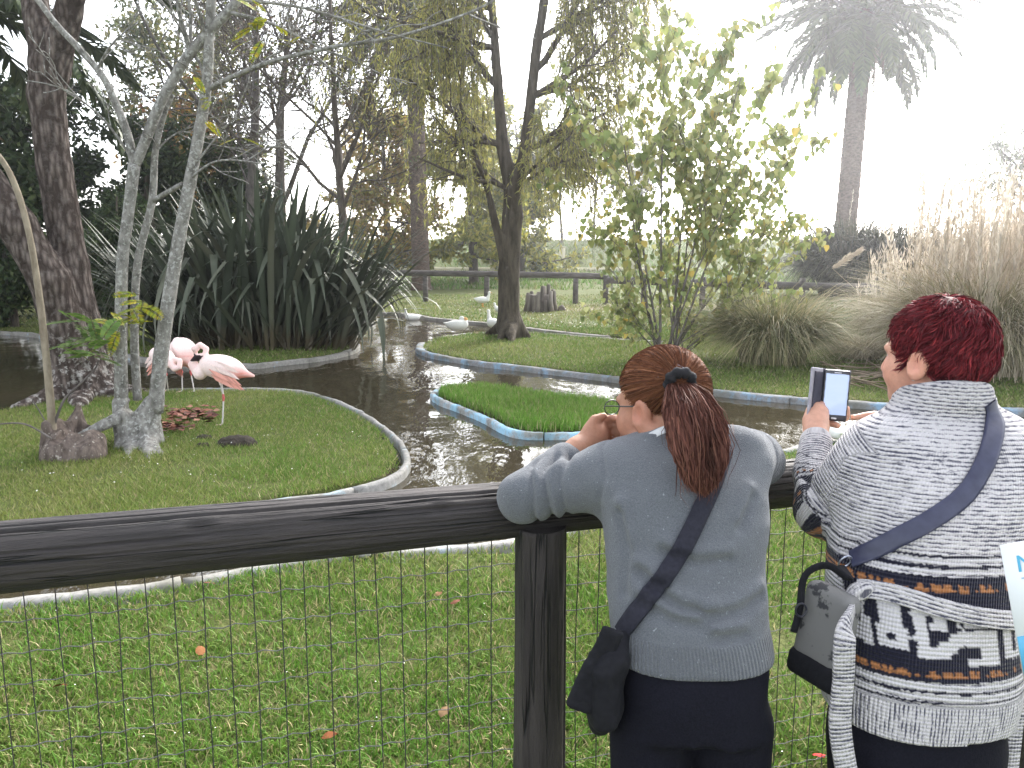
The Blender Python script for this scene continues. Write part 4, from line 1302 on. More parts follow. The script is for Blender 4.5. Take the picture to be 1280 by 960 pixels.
# ---------- the near fence: thick log rail, post, welded wire
def mat_log():
    m, n, l, p = newmat("creosoted_log")
    p.inputs['Specular IOR Level'].default_value = 0.45
    f = noise(n, l, 30, 7, .7, attr="flow", stretch=(.10, 1.6, 1)); g = noise(n, l, 5, 4, .6, attr="flow", stretch=(.3, 1.5, 1)); q = noise(n, l, 90, 3, .6, attr="flow", stretch=(.25, 1, 1))
    c = mix_col(n, l, ramp(n, l, f, [(.35, 0.), (.68, 1.)]), (.009, .0075, .0075), (.042, .035, .034))
    c = mix_col(n, l, ramp(n, l, g, [(.45, 0.), (.7, .7)]), c, (.055, .046, .044))
    c = mix_col(n, l, ramp(n, l, q, [(.70, 0.), (.78, .5)]), c, (.16, .15, .14))
    k = noise(n, l, 11, 3, .5, attr="flow", stretch=(.09, 2.4, 2.4)); k = math_n(n, l, 'ABSOLUTE', math_n(n, l, 'SUBTRACT', k, .5))
    kr = ramp(n, l, k, [(.004, 0.), (.018, 1.)])
    c = mix_col(n, l, kr, (.003, .003, .003), c)
    l.new(c, p.inputs['Base Color'])
    l.new(ramp(n, l, g, [(.3, .55), (.7, .8)]), p.inputs['Roughness'])
    bump(n, l, p, math_n(n, l, 'ADD', math_n(n, l, 'ADD', f, math_n(n, l, 'MULTIPLY', q, .4)), math_n(n, l, 'MULTIPLY', kr, .8)), .9, .010)
    return m
LOG = mat_log()
RZ = 1.0
def rail_at(x, y): return G(x, y, RZ)
ra, rb = rail_at(0, 697), rail_at(985, 604)
rdir = unit(rb - ra); rail_a, rail_b = ra - rdir * .6, ra + rdir * 3.0
def log_geo(a, b, r0, r1, nl, ns, cracks, seed, knots=()):
    r = np.random.RandomState(seed)
    t = np.linspace(0, 1, nl)
    P = a + (b - a) * t[:, None]
    T, N, B = frames(P)
    L = np.linalg.norm(b - a)
    th = np.linspace(0, 2 * math.pi, ns, endpoint=False)
    S, TH = np.meshgrid(t * L, th, indexing='ij')
    pos = np.stack([np.cos(TH), np.sin(TH), S * 1.0], -1)
    R = (r0 + (r1 - r0) * t)[:, None] * (1 + .035 * fbm(pos * A([1, 1, 1.1]), 1.0, 2)) + .0018 * fbm(pos * A([14, 14, 2.0]), 1.0, 3)
    for (c0, drift, s0, s1, w, dp) in cracks:
        cc = c0 + drift * S + .05 * fbm(np.stack([S * 3, S * 0, S * 0 + c0], -1), 1.0, 3)
        dth = np.angle(np.exp(1j * (TH - cc)))
        fade = np.clip((S - s0) / .15, 0, 1) * np.clip((s1 - S) / .25, 0, 1)
        R -= dp * fade * np.exp(-(dth / w) ** 2)
    for (s0, c0, w) in knots:
        dd = np.sqrt(((S - s0) / 1.6) ** 2 + (np.angle(np.exp(1j * (TH - c0))) * r0) ** 2)
        R += .004 * np.exp(-(dd / w) ** 2) - .009 * np.exp(-(dd / (w * .4)) ** 2)
    V = P[:, None] + R[..., None] * (np.cos(TH)[..., None] * N[:, None] + np.sin(TH)[..., None] * B[:, None])
    i, j = np.meshgrid(np.arange(nl - 1), np.arange(ns), indexing='ij'); j2 = (j + 1) % ns
    Q = np.stack([i * ns + j, i * ns + j2, (i + 1) * ns + j2, (i + 1) * ns + j], -1).reshape(-1, 4)
    V = np.concatenate([V.reshape(-1, 3), [a, b]])
    k = np.arange(ns); k2 = (k + 1) % ns
    Tt = np.concatenate([np.stack([np.full(ns, nl * ns), k2, k], 1), np.stack([np.full(ns, nl * ns + 1), (nl - 1) * ns + k, (nl - 1) * ns + k2], 1)])
    uv = np.concatenate([np.stack([S.ravel(), np.sin(TH.ravel()) * r0 + 3, np.cos(TH.ravel()) * r0 + 5], 1), [[0, 0, 0], [0, 0, 0]]])
    return mesh_np("log", V, [Q, Tt], True, None, uv), N[0], B[0]
NF = empty("mesh_fence", (rail_at(675, 640)[0], rail_at(675, 640)[1], 0)); nf0 = A(NF.location)
T__, N__, B__ = frames(A([rail_a, rail_b]))
def ang_of(v): return math.atan2(float(v @ B__[0]), float(v @ N__[0]))
up_ang = ang_of(A([0, 0, 1.0])); cam_ang = ang_of(unit(A([.3, -1, .35])))
dq = (cam_ang - up_ang); dq = math.atan2(math.sin(dq), math.cos(dq))
me, *_ = log_geo(rail_a, rail_b, .069, .052, 330, 150,
    [(up_ang + dq * .40, 0, .45, 1.85, .032, .024), (up_ang + dq * .22, 0, .3, 1.15, .022, .012), (up_ang + dq * .75, .02, 1.2, 2.6, .022, .010), (up_ang + dq * .15, 0, 1.5, 2.9, .022, .010), (up_ang + dq * .58, -.02, 1.3, 2.3, .018, .008), (up_ang + dq * .9, .01, .2, 1.3, .018, .006),
     (up_ang + dq * 1.15, .0, .2, 2.0, .02, .004), (up_ang + dq * 1.4, .0, .9, 2.9, .02, .004)], 4,
    [(.95, up_ang + dq * .75, .035), (1.42, up_ang + dq * .8, .03), (1.75, up_ang + dq * .3, .03), (2.0, up_ang + dq * .4, .025)])
link("rail", me, LOG, NF)
pp_ = rail_at(676, 640); perp = unit(A([rdir[1], -rdir[0], 0]))
def post_at(p, nm="post"):
    me, *_ = log_geo(A([p[0], p[1], -.3]), A([p[0], p[1], RZ - .03]), .061, .056, 120, 64, [(ang, 0, .1, 1.3, .06, .016) for ang in (.6, 1.0, 2.6, 4.4)], 6, [(.95, .2, .03), (.7, 1.2, .02)])
    link(nm, me, LOG, NF)
post_at(pp_)
post_at(ra + rdir * 2.62); post_at(ra - rdir * .45)
WIRE = mat_plain("galvanised_wire", (.05, .05, .052), (.028, .026, .026), .7, 40, .2, .002, metal=.2, spec=.25)
WIRE_H = mat_plain("galvanised_wire_bright", (.16, .16, .165), (.09, .088, .085), .6, 40, .2, .002, metal=.2, spec=.3)
r_ = np.random.RandomState(12)
back = unit(A([-rdir[1], rdir[0], 0])) * .056                                # wire hangs on the pond side of the posts
L_all = 3.4; st0 = ra - rdir * .55
vs = 0.052; nv = int(L_all / vs)
for k in range(nv):
    s = k * vs + r_.uniform(-.004, .004); b = st0 + rdir * s + back
    z = np.linspace(-.02, RZ - .02, 12); wob = .007 * fbm(np.stack([z * 3, 0 * z + k * 1.7, 0 * z], 1), 1., 2) + r_.uniform(-.004, .004) * z
    P = A([b[0], b[1], 0]) + np.stack([rdir[0] * wob, rdir[1] * wob, z], 1)
    mb = MB(); mb.tube(P, .0013, 4); mb.build("vertical_wire", WIRE, NF)
for k in range(14):
    z0 = RZ - .085 - k * .066
    if z0 < 0.02: break
    s = np.linspace(0, L_all, 130); wob = .008 * fbm(np.stack([s * 4, 0 * s + k * 3, 0 * s], 1), 1., 3) + .003 * np.sin(s / vs * 2 * math.pi)
    P = st0 + back + rdir * s[:, None]; P = np.stack([P[:, 0], P[:, 1], z0 + wob], 1)
    mb = MB(); mb.tube(P, .0012, 4); mb.build("horizontal_wire", WIRE_H, NF)
tag(NF, "near fence with thick dark log rail and post and welded wire mesh", "fence")
# ================================================================== PEOPLE
def mat_attr(name, rough=.6, spec=.3, sss=0.0, nscale=60, nstr=.15, bstr=.15, bdist=.002, trans=0):
    """own colour from the colour attribute, with a fine uneven grain"""
    m, n, l, p = newmat(name)
    a = n.new("ShaderNodeAttribute"); a.attribute_name = "Col"
    f = noise(n, l, nscale, 4, .6)
    g = ramp(n, l, f, [(.3, 1 - nstr), (.7, 1 + nstr)])
    l.new(mix_col(n, l, 1.0, a.outputs['Color'], g, 'MULTIPLY'), p.inputs['Base Color'])
    p.inputs['Roughness'].default_value = rough; p.inputs['Specular IOR Level'].default_value = spec
    if sss:
        p.inputs['Subsurface Weight'].default_value = sss
        p.inputs['Subsurface Radius'].default_value = (.012, .004, .002)
        p.inputs['Subsurface Scale'].default_value = 1.0
    if bstr: bump(n, l, p, f, bstr, bdist)
    return m
SKIN = mat_attr("skin", .5, .35, .12, 90, .10, .25, .002)
HAIR = mat_attr("hair", .7, .10, 0, 30, .12, 0)

def rings_of(rows):
    """rows of picture x, y, half width in picture units, depth, half depth -> cx, cy, z, a, b (ascending z)"""
    out = []
    for x, y, hw, d, b in rows:
        p = D(x, y, d); e = D(x + hw, y, d)
        out.append([p[0], p[1], p[2], e[0] - p[0], b])
    out = A(sorted(out, key=lambda q: q[2]))
    return catmull(out, 6)
def s_torso(p, R, n=2.3, grow_=0.0, zlo=None, zhi=None):
    z = np.clip(p[:, 2], R[0, 2], R[-1, 2])
    cx, cy, a, b = [np.interp(z, R[:, 2], R[:, k]) for k in (0, 1, 3, 4)]
    a = a + grow_; b = b + grow_
    k = ((np.abs(p[:, 0] - cx) / a) ** n + (np.abs(p[:, 1] - cy) / b) ** n) ** (1 / n)
    d = (k - 1) * np.minimum(a, b)
    zlo = R[0, 2] if zlo is None else zlo
    zhi = R[-1, 2] if zhi is None else zhi
    return np.maximum(d, np.maximum(zlo - p[:, 2], p[:, 2] - zhi))

def head_local(p, C, Rm): return (p - A(C)) @ Rm
def s_head(p, C, Rm, neck_to, k=.018, neck_r=(.052, .062)):
    q = head_local(p, C, Rm)
    d = s_ell(q, (0, -.014, .030), (.074, .096, .086))
    d = smin(d, s_ell(q, (0, .030, -.030), (.060, .062, .080)), .03)
    d = smin(d, s_ell(q, (0, .044, -.074), (.046, .046, .036)), .025)
    d = smin(d, s_ell(q, (0, .078, -.092), (.020, .017, .017)), .02)
    for s in (-1, 1):
        d = smin(d, s_ell(q, (s * .040, .050, -.032), (.028, .036, .034)), .02)
        d = smax(d, -s_ell(q, (s * .031, .100, .004), (.017, .013, .011)), .010)
        e = s_ell(q, (s * .080, -.012, -.012), (.010, .022, .034), rot_z(-s * .35) @ rot_x(.2))
        e = smax(e, -s_ell(q, (s * .089, -.008, -.008), (.008, .012, .019)), .005)
        d = smin(d, e, .006)
    d = smin(d, s_ell(q, (0, .080, .020), (.048, .016, .011)), .015)
    d = smin(d, s_chain(q, A([[0, .090, .008], [0, .106, -.028]]), [.008, .013]), .012)
    for s in (-1, 1): d = smin(d, s_ell(q, (s * .011, .098, -.033), (.009, .010, .008)), .008)
    d = smin(d, s_ell(q, (0, .091, -.056), (.022, .010, .006)), .006)
    d = smin(d, s_ell(q, (0, .089, -.068), (.018, .011, .007)), .006)
    nk = A(C) + Rm @ A([0, -.030, -.060])
    d = smin(d, s_cone(p, nk, A(neck_to), *neck_r), .025)
    return d

def fingers(p, chains, k=.004):
    d = None
    for pts, rad in chains:
        s = s_chain(p, A(pts), rad)
        d = s if d is None else np.minimum(d, s)
    return d

def cam_hit(fn, x, y, d0=.9, d1=2.4):
    """where the sight line through picture point x, y first meets a body"""
    t = np.linspace(d0, d1, 900)
    P = A([D(x, y, k) for k in t])
    v = fn(P)
    i = np.argmax(v < 0)
    if v[i] >= 0: i = np.argmin(v)
    return P[i]

def ribbon_on(fn, path, w, lift, thick, n=40, name="strap"):
    """a flat band laid along picture points on a body's surface, real thickness"""
    path = catmull(A(path), 8); path = resample(path, np.linalg.norm(np.diff(path, axis=0), axis=1).sum() / n)
    C = A([cam_hit(fn, x, y) for x, y in path])
    for _ in range(3): C[1:-1] = (C[:-2] + 2 * C[1:-1] + C[2:]) / 4
    e = .004
    def grad(P): return unit(np.stack([fn(P + A(o)) - fn(P - A(o)) for o in ((e, 0, 0), (0, e, 0), (0, 0, e))], 1))
    C = C - grad(C) * fn(C)[:, None]
    N = grad(C)
    for _ in range(4): N[1:-1] = unit(N[:-2] + N[1:-1] + N[2:])
    T = unit(np.gradient(C, axis=0)); S = unit(np.cross(T, N))
    rows = []
    m = 7
    for j in np.linspace(-1, 1, m):
        q = C + S * (w / 2 * j); q = q - grad(q) * np.clip(fn(q), -.03, .012)[:, None]
        rows.append((q, N))
    top = np.stack([q + nn * (lift + thick) for q, nn in rows], 1); bot = np.stack([q + nn * lift * .5 for q, nn in rows], 1)
    ring = np.concatenate([top, bot[:, ::-1]], 1)
    k = ring.shape[1]; nn_ = len(C)
    i, j = np.meshgrid(np.arange(nn_ - 1), np.arange(k), indexing='ij'); j2 = (j + 1) % k
    Q = np.stack([i * k + j, i * k + j2, (i + 1) * k + j2, (i + 1) * k + j], -1).reshape(-1, 4)
    L = np.concatenate([[0], np.cumsum(np.linalg.norm(np.diff(C, axis=0), axis=1))])
    wv = np.concatenate([np.linspace(-1, 1, m), np.linspace(1, -1, m)]) * w / 2
    uv = np.stack([np.broadcast_to(wv, (nn_, k)).ravel(), np.repeat(L, k), np.ones(nn_ * k)], 1)
    return ring.reshape(-1, 3), Q, uv, C, N

def strand_mesh(paths, widths, cols, rng):
    """paths: (n, m, 3) hair strands as narrow ribbons"""
    n, m, _ = paths.shape
    T = unit(np.gradient(paths, axis=1))
    side = unit(np.cross(T, rng.randn(n, 1, 3)))
    w = widths[:, None] * np.concatenate([np.ones(m - 2), [.7, .15]])[None]
    V = np.stack([paths - side * w[..., None], paths + side * w[..., None]], 2)
    i = np.arange(m - 1)
    Q = (np.arange(n)[:, None, None] * 2 * m + np.stack([2 * i, 2 * i + 1, 2 * i + 3, 2 * i + 2], 1)[None]).reshape(-1, 4)
    return V.reshape(-1, 3), Q, np.repeat(cols, 2 * m, 0) if cols.ndim == 2 else np.repeat(cols.reshape(n, m, 3), 2, 1).reshape(-1, 3)

def simple_shoe(mb, ankle, toe_dir):
    a = A(ankle); t = unit(toe_dir)
    def f(p):
        d = s_chain(p, [A([a[0], a[1], .05]) - t * .03, A([a[0], a[1], .045]) + t * .08, A([a[0], a[1], .035]) + t * .17], [.045, .042, .034])
        d = smin(d, s_cone(p, A([a[0], a[1], .05]), A([a[0], a[1], .12]), .042, .045), .03)
        return np.maximum(d, -p[:, 2])
    V, F = surface(f, A([a[0] - .25, a[1] - .25, -.03]), A([a[0] + .25, a[1] + .30, .2]), .008)
    return V, F

# ------------------------------------------------------------------ woman in the grey sweater
w1 = rings_of([(866, 900, 92, 1.385, .120), (864, 856, 97, 1.395, .125), (863, 810, 100, 1.415, .125), (858, 750, 97, 1.445, .116), (856, 690, 98, 1.485, .114),
               (854, 640, 102, 1.52, .116), (850, 600, 104, 1.55, .112), (848, 570, 97, 1.58, .098), (845, 552, 70, 1.602, .076), (843, 541, 46, 1.617, .058)])
W1C, W1R = D(826, 506, 1.665), rot_z(math.radians(41)) @ rot_x(math.radians(-10))
w1_neck = D(842, 556, 1.60)
hem1 = D(864, 860, 1.275)[2]
LSh, LEl, LWr = D(772, 590, 1.575), D(654, 622, 1.605), D(722, 562, 1.70)
RSh, REl, RWr = D(922, 572, 1.585), D(950, 577, 1.80), D(860, 560, 1.93)
LPalm = D(744, 548, 1.735)
def w1_arms(p, g=0.0):
    d = s_chain(p, [LSh, D(720, 606, 1.58), LEl], [.066 + g, .056 + g, .050 + g])
    d = smin(d, s_chain(p, [LEl, D(690, 592, 1.65), D(706, 578, 1.675)], [.050 + g, .047 + g, .043 + g]), .02)
    d2 = s_chain(p, [RSh, D(942, 570, 1.69), REl], [.066 + g, .058 + g, .052 + g])
    d2 = smin(d2, s_chain(p, [REl, REl + (RWr - REl) * .22], [.052 + g, .046 + g]), .02)
    return np.minimum(d, d2)
def seg_groove(p, pts, w, dp):
    d = None
    for a, b in zip(pts[:-1], pts[1:]):
        s = s_cone(p, a, b, 0, 0); d = s if d is None else np.minimum(d, s)
    return dp * np.exp(-(d / w) ** 2)
def ring_groove(p, c, ax, w, dp, wob=0.0):
    """a fold running round a sleeve"""
    t = (p - A(c)) @ unit(ax)
    near = np.exp(-(np.linalg.norm(p - A(c), axis=1) / .085) ** 4)
    return dp * np.exp(-((t + wob * np.sin(p @ A([40., 31, 37]))) / w) ** 2) * near
ax1 = unit(LEl - LSh)
ax2 = unit(REl - RSh)
folds1 = [[cam_hit(lambda q: s_torso(q, w1), x, y) for x, y in L] for L in
          [[(815, 735), (850, 760), (890, 768)], [(800, 715), (830, 732)], [(885, 775), (925, 765), (952, 745)], [(800, 752), (838, 776), (880, 785)], [(775, 640), (785, 690), (780, 740)],
           [(940, 620), (925, 660)], [(830, 690), (870, 705), (910, 700)], [(890, 800), (930, 795)]]]
def w1_sweater(p):
    d = smin(s_torso(p, w1, zlo=hem1), w1_arms(p), .045)
    d = smin(d, s_cone(p, w1_neck, D(843, 546, 1.612), .064, .058), .03)
    d = d + .0045 * fbm(p * A([1, 1, 1.9]), 8, 3) + .0010 * fbm(p, 40, 2)
    for k, L in enumerate(folds1): d = d + seg_groove(p, L, .010, .012) - seg_groove(p, [q + A([0, 0, .020]) for q in L], .014, .008)
    for t, w, dp in ((.52, .007, .010), (.62, .006, -.006), (.70, .006, .011), (.80, .006, -.006), (.86, .005, .008), (.10, .0045, .010)):
        d = d + ring_groove(p, LSh + (LEl - LSh) * t, ax1 + A([.0, .1, .25]), w, dp, .006)
    for t, w, dp in ((.35, .007, .007), (.55, .006, .008), (.68, .006, -.006), (.78, .005, .010), (.88, .006, -.007), (.98, .004, .009)):
        d = d + ring_groove(p, RSh + (REl - RSh) * t, ax2, w, dp, .004)
    d = d + seg_groove(p, [D(760, 560, 1.5), D(752, 600, 1.5), D(757, 645, 1.46)], .05, 0)
    return np.maximum(d, hem1 - p[:, 2])

W1 = empty("person", (D(864, 900, 1.39)[0], 1.36, 0))
tag(W1, "woman in grey sweater with auburn ponytail leaning her elbows on the log rail", "person")
hipL, hipR = D(814, 905, 1.385), D(913, 905, 1.385)
ankL, ankR = A([hipL[0] - .01, 1.33, .08]), A([hipR[0] + .02, 1.30, .08])
kneL, kneR = (hipL + ankL) / 2 + A([0, .03, 0]), (hipR + ankR) / 2 + A([0, .03, 0])
def w1_legs(p, g=0.0):
    d = np.minimum(s_chain(p, [hipL, kneL, ankL], [.079 + g, .060 + g, .045 + g]), s_chain(p, [hipR, kneR, ankR], [.079 + g, .060 + g, .045 + g]))
    return smin(d, s_torso(p, w1, grow_=-.008 + g, zlo=w1[0, 2] - g * 1.5, zhi=hem1 + .05), .02)
# hand against the mouth: palm and five bent fingers
f1 = []
hd = unit(LPalm - LWr); hs = unit(np.cross(hd, A([0, 0, 1.0]))); hu = np.cross(hs, hd)
for k in range(4):
    b0 = LPalm + hd * .030 + hu * (.026 - .018 * k) - hs * .004
    L = (.026, .030, .028, .022)[k]
    f1.append(([b0, b0 + hd * L + hs * .006, b0 + hd * L * 1.15 + hs * (.006 + L * .85), b0 + hd * L * .55 + hs * (.010 + L * 1.25)], [.0092, .0088, .0082, .0072]))
tb = LPalm + hu * .028 - hd * .02
f1.append(([tb, tb + hd * .028 + hu * .016, tb + hd * .052 + hu * .014 + hs * .008], [.011, .0098, .0082]))
def w1_body(p):
    d = s_head(p, W1C, W1R, w1_neck)
    d = smin(d, s_torso(p, w1, grow_=-.024, zlo=w1[0, 2] + .06, zhi=w1[-1, 2]), .03)
    d = smin(d, s_chain(p, [LSh, LEl], [.050, .040]), .03)
    d = smin(d, s_chain(p, [LEl, (LEl * .55 + LWr * .45), LWr], [.040, .037, .027]), .02)
    d = smin(d, smin(s_ell(p, LPalm, (.040, .042, .022), np.stack([hd, hu, hs], 1)), s_cone(p, LWr, LPalm, .027, .028), .012), .012)
    d = smin(d, fingers(p, f1), .006)
    d = smin(d, s_chain(p, [RSh, REl], [.050, .040]), .03)
    d = smin(d, s_chain(p, [REl, RWr, RWr + unit(RWr - REl) * .09 + A([0, -.02, 0])], [.042, .027, .030]), .02)
    rd = unit(RWr - REl)
    for k in range(4):
        b0 = RWr + rd * .10 + A([0, -.02, .026 - .017 * k]); d = smin(d, s_chain(p, [b0, b0 + rd * .03 + A([0, -.012, 0]), b0 + rd * .02 + A([0, -.04, 0])], [.009, .0085, .0075]), .005)
    b0 = RWr + rd * .05 + A([0, -.01, .03]); d = smin(d, s_chain(p, [b0, b0 + rd * .03 + A([0, 0, .02])], [.011, .009]), .006)
    d = smin(d, np.maximum(w1_legs(p, -.035), p[:, 2] - w1[0, 2] - .10), .02)
    return np.maximum(d, .50 - p[:, 2])
V, F = surface(w1_body, A([-.06, 1.1, 0.45]), A([.62, 2.05, 1.42]), .0054)
def skin_cols(V, C, Rm, base, flush, lips=True):
    q = head_local(V, C, Rm)
    c = np.ones((len(V), 3)) * A(base)
    fl = np.exp(-((np.linalg.norm((q - A([0, .055, -.03])) / A([.07, .06, .04]), axis=1)) ** 2))
    ear = np.exp(-((np.abs(np.abs(q[:, 0]) - .08) / .02) ** 2 + ((q[:, 1] + .012) / .03) ** 2 + ((q[:, 2] + .01) / .04) ** 2))
    c += (A(flush) - A(base)) * np.clip(fl + .8 * ear, 0, 1)[:, None]
    lp = np.exp(-(np.linalg.norm((q - A([0, .098, -.062])) / A([.02, .012, .011]), axis=1)) ** 4)
    return c * (1 - lp[:, None]) + A([.36, .12, .10]) * lp[:, None]
link("body", mesh_np("body", relax(V, F, 1, .3), F, True, skin_cols(V, W1C, W1R, (.36, .185, .12), (.41, .165, .11))), SKIN, W1)

def mat_sweater():
    m, n, l, p = newmat("grey_knit")
    p.inputs['Roughness'].default_value = .95; p.inputs['Specular IOR Level'].default_value = .1
    p.inputs['Sheen Weight'].default_value = .25; p.inputs['Sheen Roughness'].default_value = .5
    f = noise(n, l, 420, 3, .6); g = noise(n, l, 9, 4, .6); pil = noise(n, l, 170, 2, .5)
    c = mix_col(n, l, ramp(n, l, f, [(.3, 0.), (.7, 1.)]), (.078, .085, .096), (.150, .159, .174))
    c = mix_col(n, l, ramp(n, l, g, [(.4, 0.), (.7, .3)]), c, (.125, .133, .146))
    c = mix_col(n, l, ramp(n, l, pil, [(.70, 0.), (.74, .55)]), c, (.38, .40, .43))
    l.new(c, p.inputs['Base Color'])
    a = n.new("ShaderNodeAttribute"); a.attribute_name = "flow"; s = n.new("ShaderNodeSeparateXYZ"); l.new(a.outputs['Vector'], s.inputs[0])
    rib = math_n(n, l, 'MULTIPLY', math_n(n, l, 'SINE', math_n(n, l, 'MULTIPLY', s.outputs[0], 2 * math.pi / .0075)), s.outputs[2])
    h = math_n(n, l, 'ADD', math_n(n, l, 'MULTIPLY', rib, .5), math_n(n, l, 'MULTIPLY', f, .8))
    bump(n, l, p, h, .8, .005)
    return m
V, F = surface(w1_sweater, A([-.10, 1.2, hem1 - .02]), A([.65, 2.0, 1.30]), .0056)
V = relax(V, F, 1, .4)
ang = np.arctan2(V[:, 0] - np.interp(V[:, 2], w1[:, 2], w1[:, 0]), -(V[:, 1] - np.interp(V[:, 2], w1[:, 2], w1[:, 1])))
uv = np.stack([ang * .145, V[:, 2], (V[:, 2] < hem1 + .052).astype(float)], 1)
link("sweater", mesh_np("sweater", V, F, True, None, uv), mat_sweater(), W1)

def mat_denim():
    m, n, l, p = newmat("navy_trousers")
    p.inputs['Roughness'].default_value = .9; p.inputs['Specular IOR Level'].default_value = .15
    f = noise(n, l, 300, 3, .6); g = noise(n, l, 12, 4, .6)
    c = mix_col(n, l, ramp(n, l, f, [(.3, 0.), (.7, 1.)]), (.0035, .0035, .007), (.010, .010, .017))
    l.new(c, p.inputs['Base Color']); bump(n, l, p, math_n(n, l, 'ADD', math_n(n, l, 'MULTIPLY', f, .2), g), .4, .008)
    return m
NAVY = mat_denim()
def trousers(p):
    d = w1_legs(p)
    c0 = A([(hipL[0] + hipR[0]) / 2, 1.26, hipL[2]])
    d = d + seg_groove(p, [c0 + A([.0, 0, .10]), c0, c0 + A([.0, 0, -.10])], .02, .012)
    for x, y, x2, y2 in ((800, 890, 850, 925), (905, 890, 868, 925), (790, 925, 850, 940), (940, 900, 890, 945)):
        d = d + seg_groove(p, [D(x, y, 1.27), D(x2, y2, 1.27)], .02, .006)
    return np.maximum(d, np.maximum(p[:, 2] - hem1 - .045, .09 - p[:, 2])) + .003 * fbm(p, 12, 2)
V, F = surface(trousers, A([.10, 1.1, .05]), A([.58, 1.62, .85]), .010)
link("trousers", mesh_np("trousers", V, F), NAVY, W1)
SHOE = mat_plain("dark_shoe", (.02, .018, .018), (.04, .035, .03), .6, 20)
for an in (ankL, ankR):
    V, F = simple_shoe(None, an, A([0, 1.0, 0])); link("shoe", mesh_np("shoe", V, F), SHOE, W1)

# hair: a close cap, combed-back strands, scrunchie, ponytail
def W1L(v): return A(W1C) + W1R @ A(v)
scr = D(849, 476, 1.575)
scr_l = W1R.T @ (scr - A(W1C))
def hair_zone1(q):
    """local points that carry hair (above and behind a slanting hairline)"""
    return (q[:, 2] > .052 - 1.05 * np.clip(.062 - q[:, 1], 0, .062) - .35 * np.clip(-q[:, 1], 0, .2)) | (q[:, 1] < -.03)
def cap1(p):
    q = head_local(p, W1C, W1R)
    d = s_ell(q, (0, -.014, .032), (.0775, .0995, .0885))
    d = smin(d, s_cone(q, A([0, -.07, .03]), scr_l, .030, .010), .03)
    hl_ = .050 - 1.0 * np.clip(.062 - q[:, 1], 0, .062) - .28 * np.clip(-q[:, 1] - .02, 0, .2)
    d = smax(d, hl_ - q[:, 2], .010)
    return smax(d, q[:, 1] - .083, .01)
V, F = surface(cap1, A(W1C) - .19, A(W1C) + .19, .004)
V = relax(V, F, 2, .5)
hair1 = link("hair", mesh_np("hair", V, F, True, np.ones((len(V), 3)) * A([.125, .042, .020]) * (1 + .35 * fbm(V, 25, 3))[:, None]), HAIR, W1)
rh = np.random.RandomState(21)
# combed strands: from the hairline over the skull to the scrunchie
n = 5200
dirs = rvec(rh, n * 3); q = dirs * A([.080, .102, .091]) + A([0, -.014, .032])
hl_ = .050 - 1.0 * np.clip(.062 - q[:, 1], 0, .062) - .28 * np.clip(-q[:, 1] - .02, 0, .2)
ok = (q[:, 2] > hl_ + .002) & (q[:, 1] < .084) & (np.linalg.norm(q - scr_l, axis=1) > .012)
dirs = dirs[ok][:n]; n = len(dirs)
sd_ = unit((scr_l - A([0, -.014, .032])) / A([.080, .102, .091]))
t = np.linspace(0, 1, 7)
om = np.arccos(np.clip(dirs @ sd_, -1, 1))[:, None]; so = np.sin(om) + 1e-6
sl = (np.sin((1 - t[None]) * om) / so)[..., None] * dirs[:, None] + (np.sin(t[None] * om) / so)[..., None] * sd_
lift_ = 1.0 + .045 * rh.rand(n, 1, 1)
q = sl * A([.080, .102, .091]) * lift_ + A([0, -.014, .032])
blend = np.clip((t[None] - .72) / .28, 0, 1)[..., None] ** 2
q = q * (1 - blend) + (scr_l + .010 * rh.randn(n, 1, 3)) * blend
P = q @ W1R.T + A(W1C)
hc = A([[.150, .060, .032], [.20, .085, .044], [.105, .042, .024], [.07, .028, .018], [.24, .11, .06]])[rh.choice(5, n, p=[.35, .25, .22, .1, .08])]
Vs, Qs, Cs = strand_mesh(P, .0010 * rh.uniform(.7, 1.4, n), hc * rh.uniform(.75, 1.25, (n, 1)), rh)
link("combed_strands", mesh_np("combed_strands", Vs, Qs, True, Cs), HAIR, hair1)["kind"] = "stuff"
# ponytail
n = 4600
ctrl = A([scr, D(862, 500, 1.50), D(872, 545, 1.455), D(876, 590, 1.435), D(880, 625, 1.43)])
cl = catmull(ctrl, 6); tt = np.linspace(0, 1, len(cl)); m = 10
ts = np.linspace(0, 1, m)
core = np.stack([np.interp(ts, tt, cl[:, k]) for k in range(3)], 1)
wid = np.interp(ts, [0, .12, .35, .6, .8, 1], [.012, .034, .052, .056, .038, .008])
u = rh.randn(n, 2); rr_ = np.sqrt(rh.rand(n)); u = u / np.linalg.norm(u, axis=1, keepdims=True) * rr_[:, None]
lenf = np.clip(1.0 - .45 * rh.rand(n) ** 1.8 - .15 * rr_, .4, 1.02)
P = np.zeros((n, m, 3))
for j in range(m):
    tj = ts[j] * lenf
    cj = np.stack([np.interp(tj, ts, core[:, k]) for k in range(3)], 1)
    wj = np.interp(tj, ts, wid)
    wav = .006 * np.stack([np.sin(tj * 9 + 5 * u[:, 0] + 2 * u[:, 1]), .6 * np.cos(tj * 8 + 4 * u[:, 1]), 0 * tj], 1) * ts[j]
    P[:, j] = cj + np.stack([u[:, 0] * wj, u[:, 1] * wj * .62, .15 * u[:, 1] * wj], 1) + wav + .0022 * rh.randn(n, 3) * ts[j]
fly = rh.rand(n) < .06                                             # stray hairs
P[fly] += (rh.randn(fly.sum(), 1, 3) * .016 * ts[None, :, None] + .004 * rh.randn(fly.sum(), m, 3) * ts[None, :, None])
dk = np.exp(-((u[:, 0] - .35) / .28) ** 2)[:, None, None] * np.exp(-((ts[None, :, None] - .72) / .18) ** 2)
